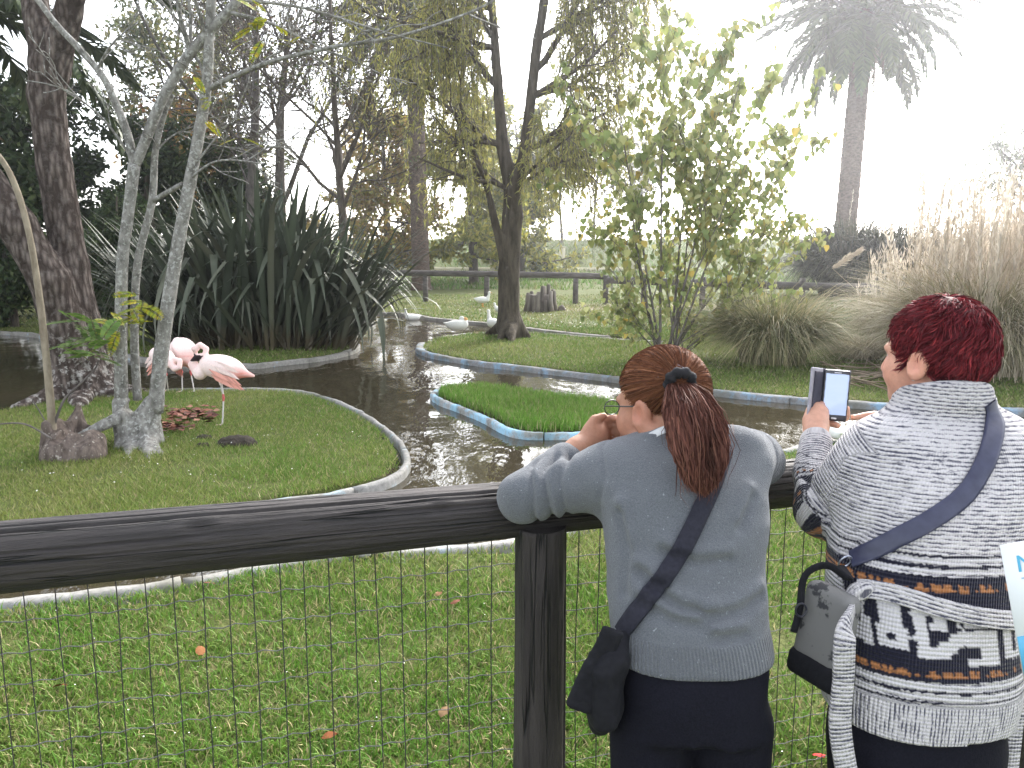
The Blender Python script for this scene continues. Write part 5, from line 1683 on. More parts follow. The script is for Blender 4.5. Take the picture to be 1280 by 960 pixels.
hc = A([[.098, .040, .030], [.135, .056, .040], [.070, .028, .022], [.19, .088, .060]])[rh.choice(4, n, p=[.4, .25, .25, .1])]
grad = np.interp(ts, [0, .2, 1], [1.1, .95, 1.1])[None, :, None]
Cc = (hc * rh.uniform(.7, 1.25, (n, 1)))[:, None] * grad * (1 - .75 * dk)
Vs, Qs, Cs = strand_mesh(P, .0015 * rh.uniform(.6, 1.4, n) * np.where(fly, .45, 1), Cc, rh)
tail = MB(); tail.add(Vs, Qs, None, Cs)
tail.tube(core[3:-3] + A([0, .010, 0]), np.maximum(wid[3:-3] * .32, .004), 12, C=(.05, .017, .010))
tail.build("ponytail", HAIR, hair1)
mb = MB(); ax = unit(D(862, 500, 1.50) - scr); s1_ = unit(np.cross(ax, A([0, 0, 1.]))); s2_ = np.cross(ax, s1_)
th = np.linspace(0, 2 * math.pi, 40)
mb.tube([scr + ax * .008 + (s1_ * math.cos(a) + s2_ * math.sin(a)) * .022 for a in th], .0115 * (1 + .18 * np.sin(th * 9)), 10)
CLOTHBLK = mat_plain("black_cloth", (.009, .009, .011), (.022, .021, .024), .95, 60, .5, .003)
mb.build("scrunchie", CLOTHBLK, hair1)
STEEL = mat_plain("pale_metal", (.55, .58, .68), (.4, .42, .5), .3, 50, metal=.85, spec=.5)
for (a, b) in (((810, 468), (824, 462)), ((823, 466), (820, 484)), ((836, 450), (857, 462))):
    P = [cam_hit(cap1, a[0] + (b[0] - a[0]) * t_, a[1] + (b[1] - a[1]) * t_) + A([0, -.006, .001]) for t_ in np.linspace(0, 1, 6)]
    mb = MB(); mb.tube(P, .0011, 5); mb.build("hair_pin", STEEL, hair1)
Vr, Qr, *_r = ribbon_on(w1_body, [(796, 560), (806, 553), (818, 545), (832, 538)], .016, .003, .003, 24)
link("shirt_collar", mesh_np("shirt_collar", Vr, Qr), mat_plain("white_cotton", (.62, .62, .62), (.5, .5, .52), .9, 80), W1)
# glasses and eyes
mb = MB()
for s in (-1, 1):
    c = W1L((s * .032, .110, .002)); ex, ez = W1R @ A([1., 0, 0]), W1R @ A([0, 0, 1.])
    mb.tube([c + ex * .024 * math.cos(a) + ez * .016 * math.sin(a) for a in np.linspace(0, 2 * math.pi, 25)], .0014, 6)
    mb.tube([W1L((s * .057, .106, .008)), W1L((s * .078, .05, .008)), W1L((s * .080, -.005, .006)), W1L((s * .079, -.025, -.008))], .0016, 6)
mb.tube([W1L((-.009, .112, .006)), W1L((0, .114, .009)), W1L((.009, .112, .006))], .0014, 6)
mb.build("eyeglasses", mat_plain("dark_frame", (.02, .02, .024), (.03, .03, .03), .3, 20, spec=.5), W1)
EYE = mat_plain("eye", (.75, .72, .70), (.6, .5, .48), .2, 40, spec=.6); IRIS = mat_plain("iris", (.03, .018, .01), None, .1)
def eyes(C, Rm, parent):
    for s in (-1, 1):
        c = A(C) + Rm @ A([s * .031, .0735, .003]); f = Rm @ A([0, 1., 0])
        V, F = surface(lambda p: s_ell(p, c, (.011, .011, .011)), c - .015, c + .015, .003); e = link("eye", mesh_np("eye", V, F), EYE, parent)
        c2 = c + f * .0065; V, F = surface(lambda p: s_ell(p, c2, (.0058, .0058, .0058)), c2 - .01, c2 + .01, .002); link("iris", mesh_np("iris", V, F), IRIS, e)
eyes(W1C, W1R, W1)

# shoulder bag of the first woman
BAGM = mat_plain("black_canvas", (.0035, .0035, .006), (.009, .009, .013), .85, 90, .4, .003)
Vr, Qr, uvr, Cc_, Nn_ = ribbon_on(w1_sweater, [(905, 566), (896, 592), (880, 630), (850, 690), (812, 745), (778, 792)], .034, .006, .0025)
bagc = D(748, 852, 1.345)
BG1 = empty("shoulder_bag", bagc - A([0, 0, .09]))
link("strap", mesh_np("strap", Vr, Qr), mat_plain("strap_webbing", (.009, .009, .016), (.020, .020, .031), .8, 120, .5, .002), BG1)
top1 = Cc_[-1] + A([0, -.012, 0])
def bag1(p):
    d = s_chain(p, [top1, D(764, 825, 1.33), D(756, 880, 1.34), D(750, 903, 1.345)], [.012, .028, .030, .022], .02)
    d = smin(d, s_box(p, D(752, 862, 1.34), (.020, .045, .062), rot_y(-.08), .015), .02)
    return d + .003 * fbm(p, 22, 2)
V, F = surface(bag1, bagc - .16, bagc + .16, .005); link("bag_body", mesh_np("bag_body", V, F), BAGM, BG1)
def flap1(p):
    R = rot_y(math.radians(22))
    d = s_box(p, D(744, 838, 1.318), (.021, .007, .085), R, .006)
    d = smin(d, s_box(p, D(736, 862, 1.315), (.022, .006, .045), R, .006), .02)
    d = smax(d, (p - D(732, 888, 1.31)) @ unit(A([-.35, 0, -1.])) - .005, .004)
    return d + .002 * fbm(p, 30, 2)
V, F = surface(flap1, bagc - .17, bagc + .17, .004); link("flap", mesh_np("flap", V, F), BAGM, BG1)
tag(BG1, "small black cloth shoulder bag hanging at the grey sweater woman's hip", "bag")

# ------------------------------------------------------------------ woman in the patterned knitted cardigan
w2 = rings_of([(1140, 930, 100, 1.40, .135), (1142, 890, 108, 1.415, .142), (1147, 840, 115, 1.435, .147), (1151, 780, 116, 1.46, .142), (1156, 715, 117, 1.495, .136), (1163, 660, 119, 1.53, .136),
               (1172, 610, 122, 1.56, .134), (1180, 570, 121, 1.59, .124), (1184, 540, 104, 1.61, .106), (1182, 518, 78, 1.63, .086), (1177, 500, 54, 1.64, .066)])
W2C, W2R = D(1167, 446, 1.68), rot_z(math.radians(33)) @ rot_x(math.radians(-4))
w2_neck = D(1180, 508, 1.635)
hem2 = D(1150, 936, 1.275)[2]
L2Sh, L2El, L2Wr = D(1105, 566, 1.60), D(1030, 636, 1.655), D(1020, 552, 1.80)
R2Sh, R2El, R2Wr = D(1256, 572, 1.61), D(1290, 640, 1.80), D(1150, 545, 1.95)
L2P = D(1021, 527, 1.845)
def w2_arms(p, g=0.0):
    d = s_chain(p, [L2Sh, D(1066, 604, 1.625), L2El], [.078 + g, .070 + g, .058 + g])
    d = smin(d, s_chain(p, [L2El, D(1018, 592, 1.735), L2Wr], [.056 + g, .047 + g, .036 + g]), .025)
    d2 = s_chain(p, [R2Sh, (R2Sh + R2El) / 2, R2El], [.076 + g, .066 + g, .058 + g])
    d2 = smin(d2, s_chain(p, [R2El, R2Wr], [.056 + g, .040 + g]), .025)
    return d, d2
def w2_cardigan(p):
    a1, a2 = w2_arms(p)
    d = smin(s_torso(p, w2, zlo=hem2), np.minimum(a1, a2), .04)
    # rolled shawl collar
    q = p - A(w2_neck) + A([0, 0, -.010])
    q = q @ rot_x(-.30)
    rr = np.sqrt((q[:, 0] / 1.12) ** 2 + q[:, 1] ** 2)
    col = np.sqrt((rr - .064) ** 2 + (np.maximum(np.abs(q[:, 2]) - .016, 0)) ** 2) - .018
    d = smin(d, col, .022)
    d = d + .0035 * fbm(p * A([1, 1, 1.4]), 8, 3)
    d = d + seg_groove(p, [cam_hit(lambda r: s_torso(r, w2), x, y) for x, y in ((1130, 610), (1095, 650), (1055, 690))], .012, .008)
    for x1, y1, x2, y2 in ((1150, 540, 1100, 620), (1240, 600, 1200, 640), (1060, 700, 1130, 690)):
        d = d + seg_groove(p, [cam_hit(lambda r: s_torso(r, w2), x1, y1), cam_hit(lambda r: s_torso(r, w2), x2, y2)], .016, .005)
    for t, w, dp in ((.86, .010, .008), (.97, .010, -.006)):
        d = d + ring_groove(p, L2Sh + (L2El - L2Sh) * t, L2El - L2Sh, w, dp, .004)
    return np.maximum(d, hem2 - p[:, 2])

W2 = empty("person", (D(1145, 900, 1.41)[0], 1.38, 0))
tag(W2, "woman with short dark red hair in a patterned knitted cardigan filming with her phone", "person")
hip2L, hip2R = D(1098, 925, 1.40), D(1188, 930, 1.40)
an2L, an2R = A([hip2L[0], 1.38, .08]), A([hip2R[0] + .01, 1.34, .08])
def w2_legs(p, g=0.0):
    d = np.minimum(s_chain(p, [hip2L, (hip2L + an2L) / 2, an2L], [.095 + g, .066 + g, .046 + g]), s_chain(p, [hip2R, (hip2R + an2R) / 2, an2R], [.095 + g, .066 + g, .046 + g]))
    return smin(d, s_torso(p, w2, grow_=-.014 + g, zlo=w2[0, 2] - g * 1.5, zhi=hem2 + .06), .02)
# the phone and the hand round it
ph_c = D(1044, 494, 1.875)
ph_r = rot_z(math.radians(-14)) @ rot_x(math.radians(-8)) @ rot_y(math.radians(3))
PX, PY, PZ = ph_r[:, 0], ph_r[:, 1], ph_r[:, 2]                   # right, away, up
PW, PH, PT = .030, .060, .0045
f2 = []
for k in range(4):
    b0 = L2P + A([.006, .012, .030 - .017 * k]); h0 = ph_c + PY * .018 + PZ * (-.018 - .014 * k)
    f2.append(([b0, h0 - PX * .020, h0 + PX * .012, ph_c + PX * (.030 + .003 * (k % 2)) + PY * .004 + PZ * (-.030 - .012 * k)] if k < 3 else
               [b0, h0 - PX * .015 - PZ * .006, ph_c + PX * .004 - PZ * .069 + PY * .006, ph_c + PX * .012 - PZ * .072 - PY * .004], [.0095, .0092, .0085, .0074]))
f2.append(([L2P + A([-.002, -.012, -.004]), ph_c - PX * .040 - PY * .010 - PZ * .052, ph_c - PX * .020 - PY * .014 - PZ * .040], [.0125, .0112, .0090]))
R2P = R2Wr + unit(D(1100, 528, 1.92) - R2Wr) * .07
def w2_body(p):
    d = s_head(p, W2C, W2R, w2_neck)
    d = smin(d, s_torso(p, w2, grow_=-.027, zlo=w2[0, 2] + .06), .03)
    d = smin(d, s_chain(p, [L2Sh, L2El, L2Wr], [.055, .042, .027]), .03)
    hx = unit(L2P - L2Wr)
    d = smin(d, s_chain(p, [L2Wr, L2P - A([.004, 0, 0]), L2P + hx * .018], [.027, .029, .026]), .012)
    d = smin(d, s_cone(p, L2P + A([0, -.006, -.012]), L2P + A([.004, .016, .022]), .024, .022), .012)
    d = smin(d, fingers(p, f2), .006)
    d = smin(d, s_chain(p, [R2Sh, R2El, R2Wr, R2P], [.055, .042, .028, .030]), .03)
    rd = unit(D(1068, 523, 1.90) - R2P)
    for k in range(4):
        b0 = R2P + rd * .03 + A([0, 0, .022 - .016 * k])
        pts = [b0, b0 + rd * .045, D(1066, 522, 1.90)] if k == 0 else [b0, b0 + rd * .03, b0 + rd * .028 + A([0, -.026, -.004]), b0 + rd * .008 + A([0, -.032, -.006])]
        d = smin(d, s_chain(p, pts, [.0098, .0088, .0075] if k == 0 else [.0095, .009, .0085, .0075]), .005)
    b0 = R2P + A([0, -.02, .01]); d = smin(d, s_chain(p, [b0, b0 + rd * .03 + A([0, -.015, .004])], [.012, .0095]), .006)
    return np.maximum(smin(d, np.maximum(w2_legs(p, -.035), p[:, 2] - w2[0, 2] - .10), .02), .50 - p[:, 2])
V, F = surface(w2_body, A([.52, 1.1, 0.45]), A([1.35, 2.10, 1.52]), .0054)
link("body", mesh_np("body", relax(V, F, 1, .3), F, True, skin_cols(V, W2C, W2R, (.52, .285, .20), (.56, .25, .18))), SKIN, W2)
eyes(W2C, W2R, W2)
c = A(W2C) + W2R @ A([-.080, -.004, -.040])
V, F = surface(lambda p: s_ell(p, c, (.0048, .0048, .0048)), c - .008, c + .008, .0016); link("earring", mesh_np("earring", V, F), mat_plain("pearl", (.85, .82, .80), (.8, .78, .76), .2, 30, spec=.6), W2)
V, F = surface(lambda p: np.maximum(np.maximum(w2_legs(p) + .003 * fbm(p, 12, 2), p[:, 2] - hem2 - .05), .09 - p[:, 2]), A([.50, 1.1, .05]), A([1.05, 1.65, .82]), .012)
link("trousers", mesh_np("trousers", V, F), NAVY, W2)
for an in (an2L, an2R):
    V, F = simple_shoe(None, an, A([0, 1.0, 0])); link("shoe", mesh_np("shoe", V, F), SHOE, W2)

# --- the cardigan's knit: marled rows, and a navy band with geometric figures
def mat_knit():
    m, n, l, p = newmat("marled_knit")
    p.inputs['Roughness'].default_value = .95; p.inputs['Specular IOR Level'].default_value = .08
    p.inputs['Sheen Weight'].default_value = .2
    a = n.new("ShaderNodeAttribute"); a.attribute_name = "flow"; s = n.new("ShaderNodeSeparateXYZ"); l.new(a.outputs['Vector'], s.inputs[0])
    k = n.new("ShaderNodeAttribute"); k.attribute_name = "Col"
    row = math_n(n, l, 'SINE', math_n(n, l, 'MULTIPLY', s.outputs[1], 2 * math.pi / .0072))
    st = math_n(n, l, 'SINE', math_n(n, l, 'MULTIPLY', s.outputs[0], 2 * math.pi / .0060))
    f = noise(n, l, 1, 3, .62, attr="flow", stretch=(38, 230, 0)); g = noise(n, l, 1, 3, .6, attr="flow", stretch=(210, 330, 0)); big = noise(n, l, 1, 2, .5, attr="flow", stretch=(5, 26, 0))
    v = math_n(n, l, 'ADD', math_n(n, l, 'ADD', math_n(n, l, 'MULTIPLY', f, .62), math_n(n, l, 'MULTIPLY', g, .26)), math_n(n, l, 'MULTIPLY', big, .22))
    v = math_n(n, l, 'ADD', v, math_n(n, l, 'MULTIPLY', row, .075))
    marl = ramp(n, l, v, [(.44, 0.), (.56, 1.)])
    c = mix_col(n, l, marl, (.070, .070, .098), (.56, .535, .54))
    c = mix_col(n, l, s.outputs[2], k.outputs['Color'], c)
    l.new(c, p.inputs['Base Color'])
    h = math_n(n, l, 'ADD', row, math_n(n, l, 'MULTIPLY', st, .5))
    bump(n, l, p, h, .6, .0045)
    return m
KNIT = mat_knit()
V, F = surface(w2_cardigan, A([.48, 1.18, hem2 - .02]), A([1.32, 2.05, 1.40]), .0043)
V = relax(V, F, 1, .4)
cx_, cy_, aa_ = [np.interp(V[:, 2], w2[:, 2], w2[:, k]) for k in (0, 1, 3)]
ang = np.arctan2(V[:, 0] - cx_, -(V[:, 1] - cy_))
a1, a2 = w2_arms(V); tz = s_torso(V, w2)
uvw = np.stack([ang * .17, V[:, 2] + .03 * (V[:, 0] - .8), np.ones(len(V))], 1)
col = np.ones((len(V), 3)) * A([.6, .57, .56])
navy, cream, rust = A([.010, .010, .022]), A([.58, .56, .57]), A([.34, .145, .055])
# figures drawn stitch by stitch: 60 columns by 20 rows
B = np.zeros((21, 61), bool)
def rc(c0, c1, r0, r1, v=True): B[r0:r1 + 1, c0:c1 + 1] = v
rc(13, 17, 0, 9); rc(12, 18, 10, 15); rc(14, 15, 12, 13, False); rc(18, 20, 12, 12); rc(4, 6, 1, 8); rc(2, 6, 9, 10); rc(5, 8, 11, 15); rc(9, 10, 2, 16); B[3:9, 10] = False
rc(21, 23, 4, 17); rc(22, 28, 4, 5); rc(26, 28, 4, 9); rc(25, 25, 8, 9); rc(20, 21, 5, 5)
for r in range(8, 18):
    c0 = int(22 + (17 - r) * 1.45); rc(c0, min(c0 + 6, 42), r, r)
rc(34, 42, 10, 14); rc(38, 42, 15, 19); rc(34, 38, 18, 19); rc(32, 42, 5, 8); rc(36, 38, 6, 7, False); rc(33, 33, 7, 8, False); rc(34, 42, 9, 9, False)
rc(45, 47, 8, 18); rc(45, 50, 17, 18); rc(49, 50, 12, 18); rc(42, 46, 7, 8)
for r in range(7, 14): rc(52 + max(0, (10 - r)), 59, r, r)
rc(53, 59, 15, 20); rc(55, 57, 16, 18, False); rc(56, 56, 17, 17); rc(56, 58, 8, 10, False)
zb = V[:, 2] - .022 * np.clip((V[:, 0] - D(1150, 790, 1.46)[0]) / .18, -1, 1) * 0
px_l, px_r = D(1017, 790, 1.46)[0], D(1267, 790, 1.46)[0]
ci = (V[:, 0] - px_l) / (px_r - px_l) * 60
z_top, z_bot = .944, .834
ri = (z_top - zb) / (z_top - z_bot) * 20
body_m = (a1 > .012) & (a2 > .012) & (tz < .05)
inb = body_m & (zb < .968) & (zb > .806)
col[inb] = navy; uvw[inb, 2] = 0
inside = inb & (ri >= 0) & (ri < 21) & (ci >= 0) & (ci < 61)
bi, bj = np.clip(ri.astype(int), 0, 20), np.clip(ci.astype(int), 0, 60)
fig = inside & B[bi, bj]
col[fig] = cream
hsh = (np.sin(np.floor(ci * 1.3) * 12.9898) * 43758.5453) % 1
for z0 in (.956, .820):
    rw = body_m & (np.abs(zb - z0) < .0060) & (((zb - z0) < -.001) | (hsh > .5)) & (hsh > .25)
    col[rw] = rust; uvw[rw, 2] = 0
for z0, hw, cc in ((.972, .004, navy), (.983, .003, cream), (.990, .004, navy), (1.000, .003, cream), (1.007, .003, navy), (.800, .004, cream), (.791, .003, navy), (.783, .003, cream), (.775, .003, navy)):
    rw = body_m & (np.abs(zb - z0) < hw); col[rw] = cc; uvw[rw, 2] = 0 if cc is navy else .35
rib = body_m & (zb < .768)
uvw[rib] = np.stack([uvw[rib, 1], uvw[rib, 0], uvw[rib, 2]], 1)
# sleeves: rows run round the arm; a dark figured band on the forearm
def arm_coord(V, pts):
    best = np.full(len(V), 9.); s_ = np.zeros(len(V)); an = np.zeros(len(V)); off = 0
    for a, b in zip(pts[:-1], pts[1:]):
        e = b - a; L = np.linalg.norm(e); t = np.clip((V - a) @ e / L ** 2, 0, 1); r = V - a - t[:, None] * e; d = np.linalg.norm(r, axis=1)
        tu = np.where(t <= 0, (V - a) @ e / L ** 2, t) if off == 0 else t
        u_ = unit(np.cross(e, A([0, 0, 1.]))); w_ = np.cross(unit(e), u_)
        k = d < best; best[k] = d[k]; s_[k] = (off + tu * L)[k]; an[k] = np.arctan2(r @ w_, r @ u_)[k]; off += L
    return s_, an
for arm, pts in ((a1, [L2Sh, L2El, D(1018, 592, 1.735), L2Wr]), (a2, [R2Sh, R2El, R2Wr])):
    k = (arm < .012) & (arm < tz + .006) & ((V - pts[0]) @ unit(pts[1] - pts[0]) > -.012)
    s_, an = arm_coord(V[k], pts)
    u3 = np.stack([an * .06, s_, np.ones(len(s_))], 1); c3 = np.ones((len(s_), 3)) * cream
    Lu = np.linalg.norm(pts[1] - pts[0])
    x = s_ - Lu
    wv = .010 * np.sin(an * 3) + .012 * np.cos(an)
    for lo, hi, cc in ((-.028, -.022, navy), (-.018, .062, navy), (-.006, .003, rust), (.070, .075, navy), (.082, .087, navy), (.112, .117, navy)):
        q = (x + wv > lo) & (x + wv < hi)
        if cc is rust: q &= np.sin(an * 16) > -.1
        c3[q] = cc; u3[q, 2] = 0
    q = (x + wv > .020) & (x + wv < .040) & (np.sin(an * 5 + 60 * x) > -.25); c3[q] = cream; u3[q, 2] = .15
    q = (x + wv > .050) & (x + wv < .056); c3[q] = cream; u3[q, 2] = .1
    q = (x + wv > .062) & (x + wv < .068) & (np.sin(an * 18) > 0); c3[q] = rust; u3[q, 2] = 0
    uvw[k] = u3; col[k] = c3
card = link("cardigan", mesh_np("cardigan", V, F, True, col, uvw), KNIT, W2)
# knitted belt, knot and tails
Vb, Qb, ub, Cb, Nb = ribbon_on(w2_cardigan, [(1074, 736), (1095, 738), (1130, 746), (1180, 762), (1230, 772), (1272, 776)], .034, .004, .006, 46)
ub = np.stack([ub[:, 1], ub[:, 0], ub[:, 2]], 1)
link("belt", mesh_np("belt", Vb, Qb, True, np.ones((len(Vb), 3)) * cream, ub), KNIT, card)
kn = Cb[0] + A([-.004, -.012, 0])
V, F = surface(lambda p: smin(s_ell(p, kn, (.022, .014, .017)), s_chain(p, [kn + A([.01, -.004, .008]), kn + A([-.016, -.004, -.010])], [.013, .013]), .008) + .002 * fbm(p, 40, 2), kn - .05, kn + .05, .0036)
link("belt_knot", mesh_np("belt_knot", V, F, True, np.ones((len(V), 3)) * cream, V * A([1, 1, 1]) * 1.0 + A([0, 0, 0])), KNIT, card)
def tail_ribbon(pts, w, thick=.008):
    P = resample(catmull(A(pts), 6), .008); n = len(P)
    T = unit(np.gradient(P, axis=0)); S = unit(np.cross(T, np.broadcast_to(A([0, -1., 0]), T.shape))); N = np.cross(S, T)
    ww = w * (1 + .08 * fbm(P * 14, 1., 2))
    j = np.linspace(-1, 1, 6)
    top = P[:, None] + S[:, None] * (ww[:, None, None] / 2 * j[None, :, None]) + N[:, None] * (thick / 2 + .003 * np.cos(j * 1.5))[None, :, None]
    bot = P[:, None] + S[:, None] * (ww[:, None, None] / 2 * j[None, ::-1, None]) - N[:, None] * thick / 2
    ring = np.concatenate([top, bot], 1); k = 12
    ii_, jj_ = np.meshgrid(np.arange(n - 1), np.arange(k), indexing='ij'); j2 = (jj_ + 1) % k
    Q = np.stack([ii_ * k + jj_, ii_ * k + j2, (ii_ + 1) * k + j2, (ii_ + 1) * k + jj_], -1).reshape(-1, 4)
    Q = np.concatenate([Q, [[0, 1, 10, 11], [1, 2, 9, 10], [2, 3, 8, 9], [3, 4, 7, 8], [4, 5, 6, 7]]])
    L = np.concatenate([[0], np.cumsum(np.linalg.norm(np.diff(P, axis=0), axis=1))])
    wv = np.concatenate([j, j[::-1]]) * w / 2
    return mesh_np("belt_tail", ring.reshape(-1, 3), Q, True, np.ones((n * k, 3)) * cream, np.stack([np.broadcast_to(wv, (n, k)).ravel(), np.repeat(L, k), np.ones(n * k)], 1))
link("belt_tail", tail_ribbon([kn, kn + A([-.012, -.010, -.02]), D(1057, 790, 1.30), D(1054, 850, 1.29), D(1050, 910, 1.285), D(1062, 985, 1.28)], .036), KNIT, card)
link("belt_tail", tail_ribbon([D(1277, 790, 1.42), D(1275, 850, 1.40), D(1266, 910, 1.395), D(1258, 985, 1.39)], .034), KNIT, card)

# short dark red hair
def cap2(p):
    q = head_local(p, W2C, W2R)
    d = s_ell(q, (0, -.018, .036), (.083, .104, .090))
    d = smin(d, s_ell(q, (0, -.064, -.005), (.062, .048, .050)), .03)
    hl_ = np.interp(q[:, 1], [-.14, -.06, -.035, -.012, .006, .022, .045, .09], [-.062, -.062, -.040, .020, .016, -.010, .040, .062])
    hl_ = np.where(np.abs(q[:, 0]) < .045, np.interp(q[:, 1], [-.14, -.03, .02, .09], [-.062, -.05, .03, .062]), hl_)
    d = smax(d, hl_ - q[:, 2], .008)
    d = smax(d, q[:, 1] - .088, .012)
    return d + .003 * fbm(q, 28, 3)
V, F = surface(cap2, A(W2C) - .20, A(W2C) + .20, .004)
hair2 = link("hair", mesh_np("hair", V, F, True, np.ones((len(V), 3)) * A([.060, .010, .014]) * (1 + .4 * fbm(V, 22, 3))[:, None]), HAIR, W2)
Nh = vnormals(V, F)
n = 9500
pick = rh.randint(0, len(V), n)
q0 = head_local(V[pick], W2C, W2R)
outer = np.abs(s_ell(q0, (0, -.018, .036), (.083, .104, .090))) < .03
pick = pick[outer]; n = len(pick)
P0, N0 = V[pick], Nh[pick]
q0 = head_local(P0, W2C, W2R)
swirl = unit(np.cross(q0 - A([0, -.05, .12]), A([0, .0, 1.])) * .8 + (q0 - A([0, -.03, .13])))          # hair falls away from a whorl on the crown
flow = swirl @ W2R.T
flow = unit(flow - N0 * (flow * N0).sum(1, keepdims=True))
ph_ = 6.28 * vnoise(P0, 30)
side = np.cross(N0, flow)
t = np.linspace(0, 1, 5)
Ls = rh.uniform(.020, .042, n)
P = P0[:, None] - N0[:, None] * .002 + flow[:, None] * (t[None, :, None] * Ls[:, None, None]) \
    + N0[:, None] * (.0062 * np.sin(t * 2.6)[None, :, None] * rh.uniform(.3, 1.2, n)[:, None, None]) \
    + side[:, None] * (.0045 * np.sin(t[None] * 5 + ph_[:, None]))[..., None]
topn = np.clip(N0[:, 2], 0, 1)[:, None]
hc = A([[.105, .013, .018], [.15, .018, .024], [.06, .009, .013], [.26, .032, .036]])[rh.choice(4, n, p=[.4, .3, .2, .1])]
nape = np.clip((.0 - q0[:, 2]) / .05, 0, 1)[:, None]
hc = hc * (1 - nape) + A([.022, .010, .012]) * nape
Vs, Qs, Cs = strand_mesh(P, .0011 * rh.uniform(.7, 1.4, n), hc * rh.uniform(.75, 1.3, (n, 1)), rh)
link("cropped_strands", mesh_np("cropped_strands", Vs, Qs, True, Cs), HAIR, hair2)["kind"] = "stuff"

# phone in an open flip case
PHN = empty("smartphone", ph_c)
def pbox(name, c, h, mat, rnd, parent, R=ph_r, vox=.0022):
    cc = ph_c + ph_r @ A(c); m = float(max(h)) + .006
    V, F = surface(lambda p: s_box(p, cc, np.maximum(h, vox * .75), R, min(rnd, float(min(h)))), cc - m, cc + m, vox)
    return link(name, mesh_np(name, V, F), mat, parent)
PBODY = mat_plain("phone_body", (.02, .02, .03), (.03, .03, .04), .3, 10, spec=.5)
pb_ = pbox("phone_body", (0, 0, 0), (PW, PT, PH), PBODY, .004, PHN)
def mat_screen():
    m, n, l, p = newmat("lit_screen")
    p.inputs['Base Color'].default_value = (.02, .02, .03, 1); p.inputs['Roughness'].default_value = .1
    f = noise(n, l, 25, 3)
    l.new(mix_col(n, l, f, (.30, .40, .62), (.42, .50, .70)), p.inputs['Emission Color']); p.inputs['Emission Strength'].default_value = .30
    return m
pbox("screen", (.001, -PT - .0004, .002), (PW - .004, .0006, PH - .011), mat_screen(), .0005, PHN, vox=.0018)
GREYM = mat_plain("phone_mark", (.6, .62, .65), (.5, .5, .55), .4, 20)
pbox("earpiece", (.001, -PT - .0006, PH - .0065), (.008, .0006, .0014), GREYM, .0004, PHN, vox=.0007)
pbox("home_button", (.001, -PT - .0006, -PH + .0050), (.006, .0006, .0022), GREYM, .0005, PHN, vox=.0007)
CASE = mat_plain("case_leather", (.03, .03, .045), (.055, .055, .075), .7, 60, .3, .001); CASE2 = mat_plain("case_lining", (.34, .34, .38), (.26, .26, .30), .8, 60, .3, .001)
pbox("case_back", (0, PT + .0025, 0), (PW + .002, .0022, PH + .002), CASE, .002, PHN)
Rf = ph_r @ rot_z(math.radians(58))
cc = ph_c + ph_r @ A([-PW - .002, PT, 0]) - Rf[:, 0] * (PW + .001)
V, F = surface(lambda p: s_box(p, cc, (PW, .0022, PH + .002), Rf, .002), cc - .075, cc + .075, .0024); link("case_cover", mesh_np("case_cover", V, F), CASE2, PHN)
V, F = surface(lambda p: s_box(p, cc - Rf[:, 1] * .0034 + Rf[:, 0] * .004, (PW * .7, .0020, PH * .9), Rf, .001), cc - .075, cc + .075, .0024); link("card_pocket", mesh_np("card_pocket", V, F), CASE, PHN)
tag(PHN, "smartphone with lit pale blue screen in an open flip case", "phone")

# shoulder bag of the second woman
def mat_bagcloth():
    m, n, l, p = newmat("grey_figured_cloth"); p.inputs['Roughness'].default_value = .8
    f = noise(n, l, 28, 4, .6)
    l.new(mix_col(n, l, ramp(n, l, f, [(.55, 0.), (.60, 1.)]), (.15, .147, .143), (.03, .03, .034)), p.inputs['Base Color'])
    return m
BG2 = empty("shoulder_bag", D(1018, 860, 1.40))
Rb2 = rot_z(math.radians(26)) @ rot_y(math.radians(12))
bc = D(1034, 784, 1.40)
def bag2(p): return smax(s_box(p, bc, (.022, .055, .076), Rb2, .018), -1e3 + 0 * p[:, 0], .01) + .003 * fbm(p, 18, 2)
V, F = surface(bag2, bc - .17, bc + .17, .006); link("bag_body", mesh_np("bag_body", V, F), mat_bagcloth(), BG2)
bc2 = bc - Rb2[:, 2] * .082
V, F = surface(lambda p: s_box(p, bc2, (.026, .059, .026), Rb2, .014), bc2 - .16, bc2 + .16, .006); link("bag_base", mesh_np("bag_base", V, F), BAGM, BG2)
STR2 = mat_plain("navy_leather", (.018, .020, .048), (.035, .038, .075), .45, 40, .2, .002, spec=.45)
Vr, Qr, uvr, Cc2, Nn2 = ribbon_on(w2_cardigan, [(1236, 504), (1243, 530), (1232, 575), (1205, 618), (1160, 652), (1110, 678), (1066, 700)], .036, .003, .003, 50)
link("strap", mesh_np("strap", Vr, Qr), STR2, BG2)
mb = MB(); e0 = Cc2[-1] + Nn2[-1] * .008
mb.tube([e0 + A([.0, -.004, .012]) * math.cos(a) + A([-.012, 0, -.004]) * math.sin(a) + A([-.008, 0, -.006]) for a in np.linspace(0, 2 * math.pi, 20)], .0018, 6); mb.build("ring", STEEL, BG2)
tp = bc + Rb2[:, 2] * .085
mb = MB(); mb.tube(catmull([e0 + A([-.016, -.004, -.014]), tp + Rb2[:, 1] * -.02 + A([0, -.01, .02]), tp + A([-.02, 0, .035]), tp + A([-.06, .0, .015]), tp + A([-.066, .0, -.05]), bc + A([-.062, .0, -.01])], 5), .008, 8, flat=.35); mb.build("loose_strap", BAGM, BG2)
mb = MB(); b_ = tp + A([-.066, -.006, -.05])
mb.tube([b_ + A([math.cos(a) * .010, 0, math.sin(a) * .013]) for a in np.linspace(0, 2 * math.pi, 17)], .002, 6); mb.build("buckle", PBODY, BG2)
tag(BG2, "grey figured shoulder bag with dark base at the cardigan woman's hip", "bag")

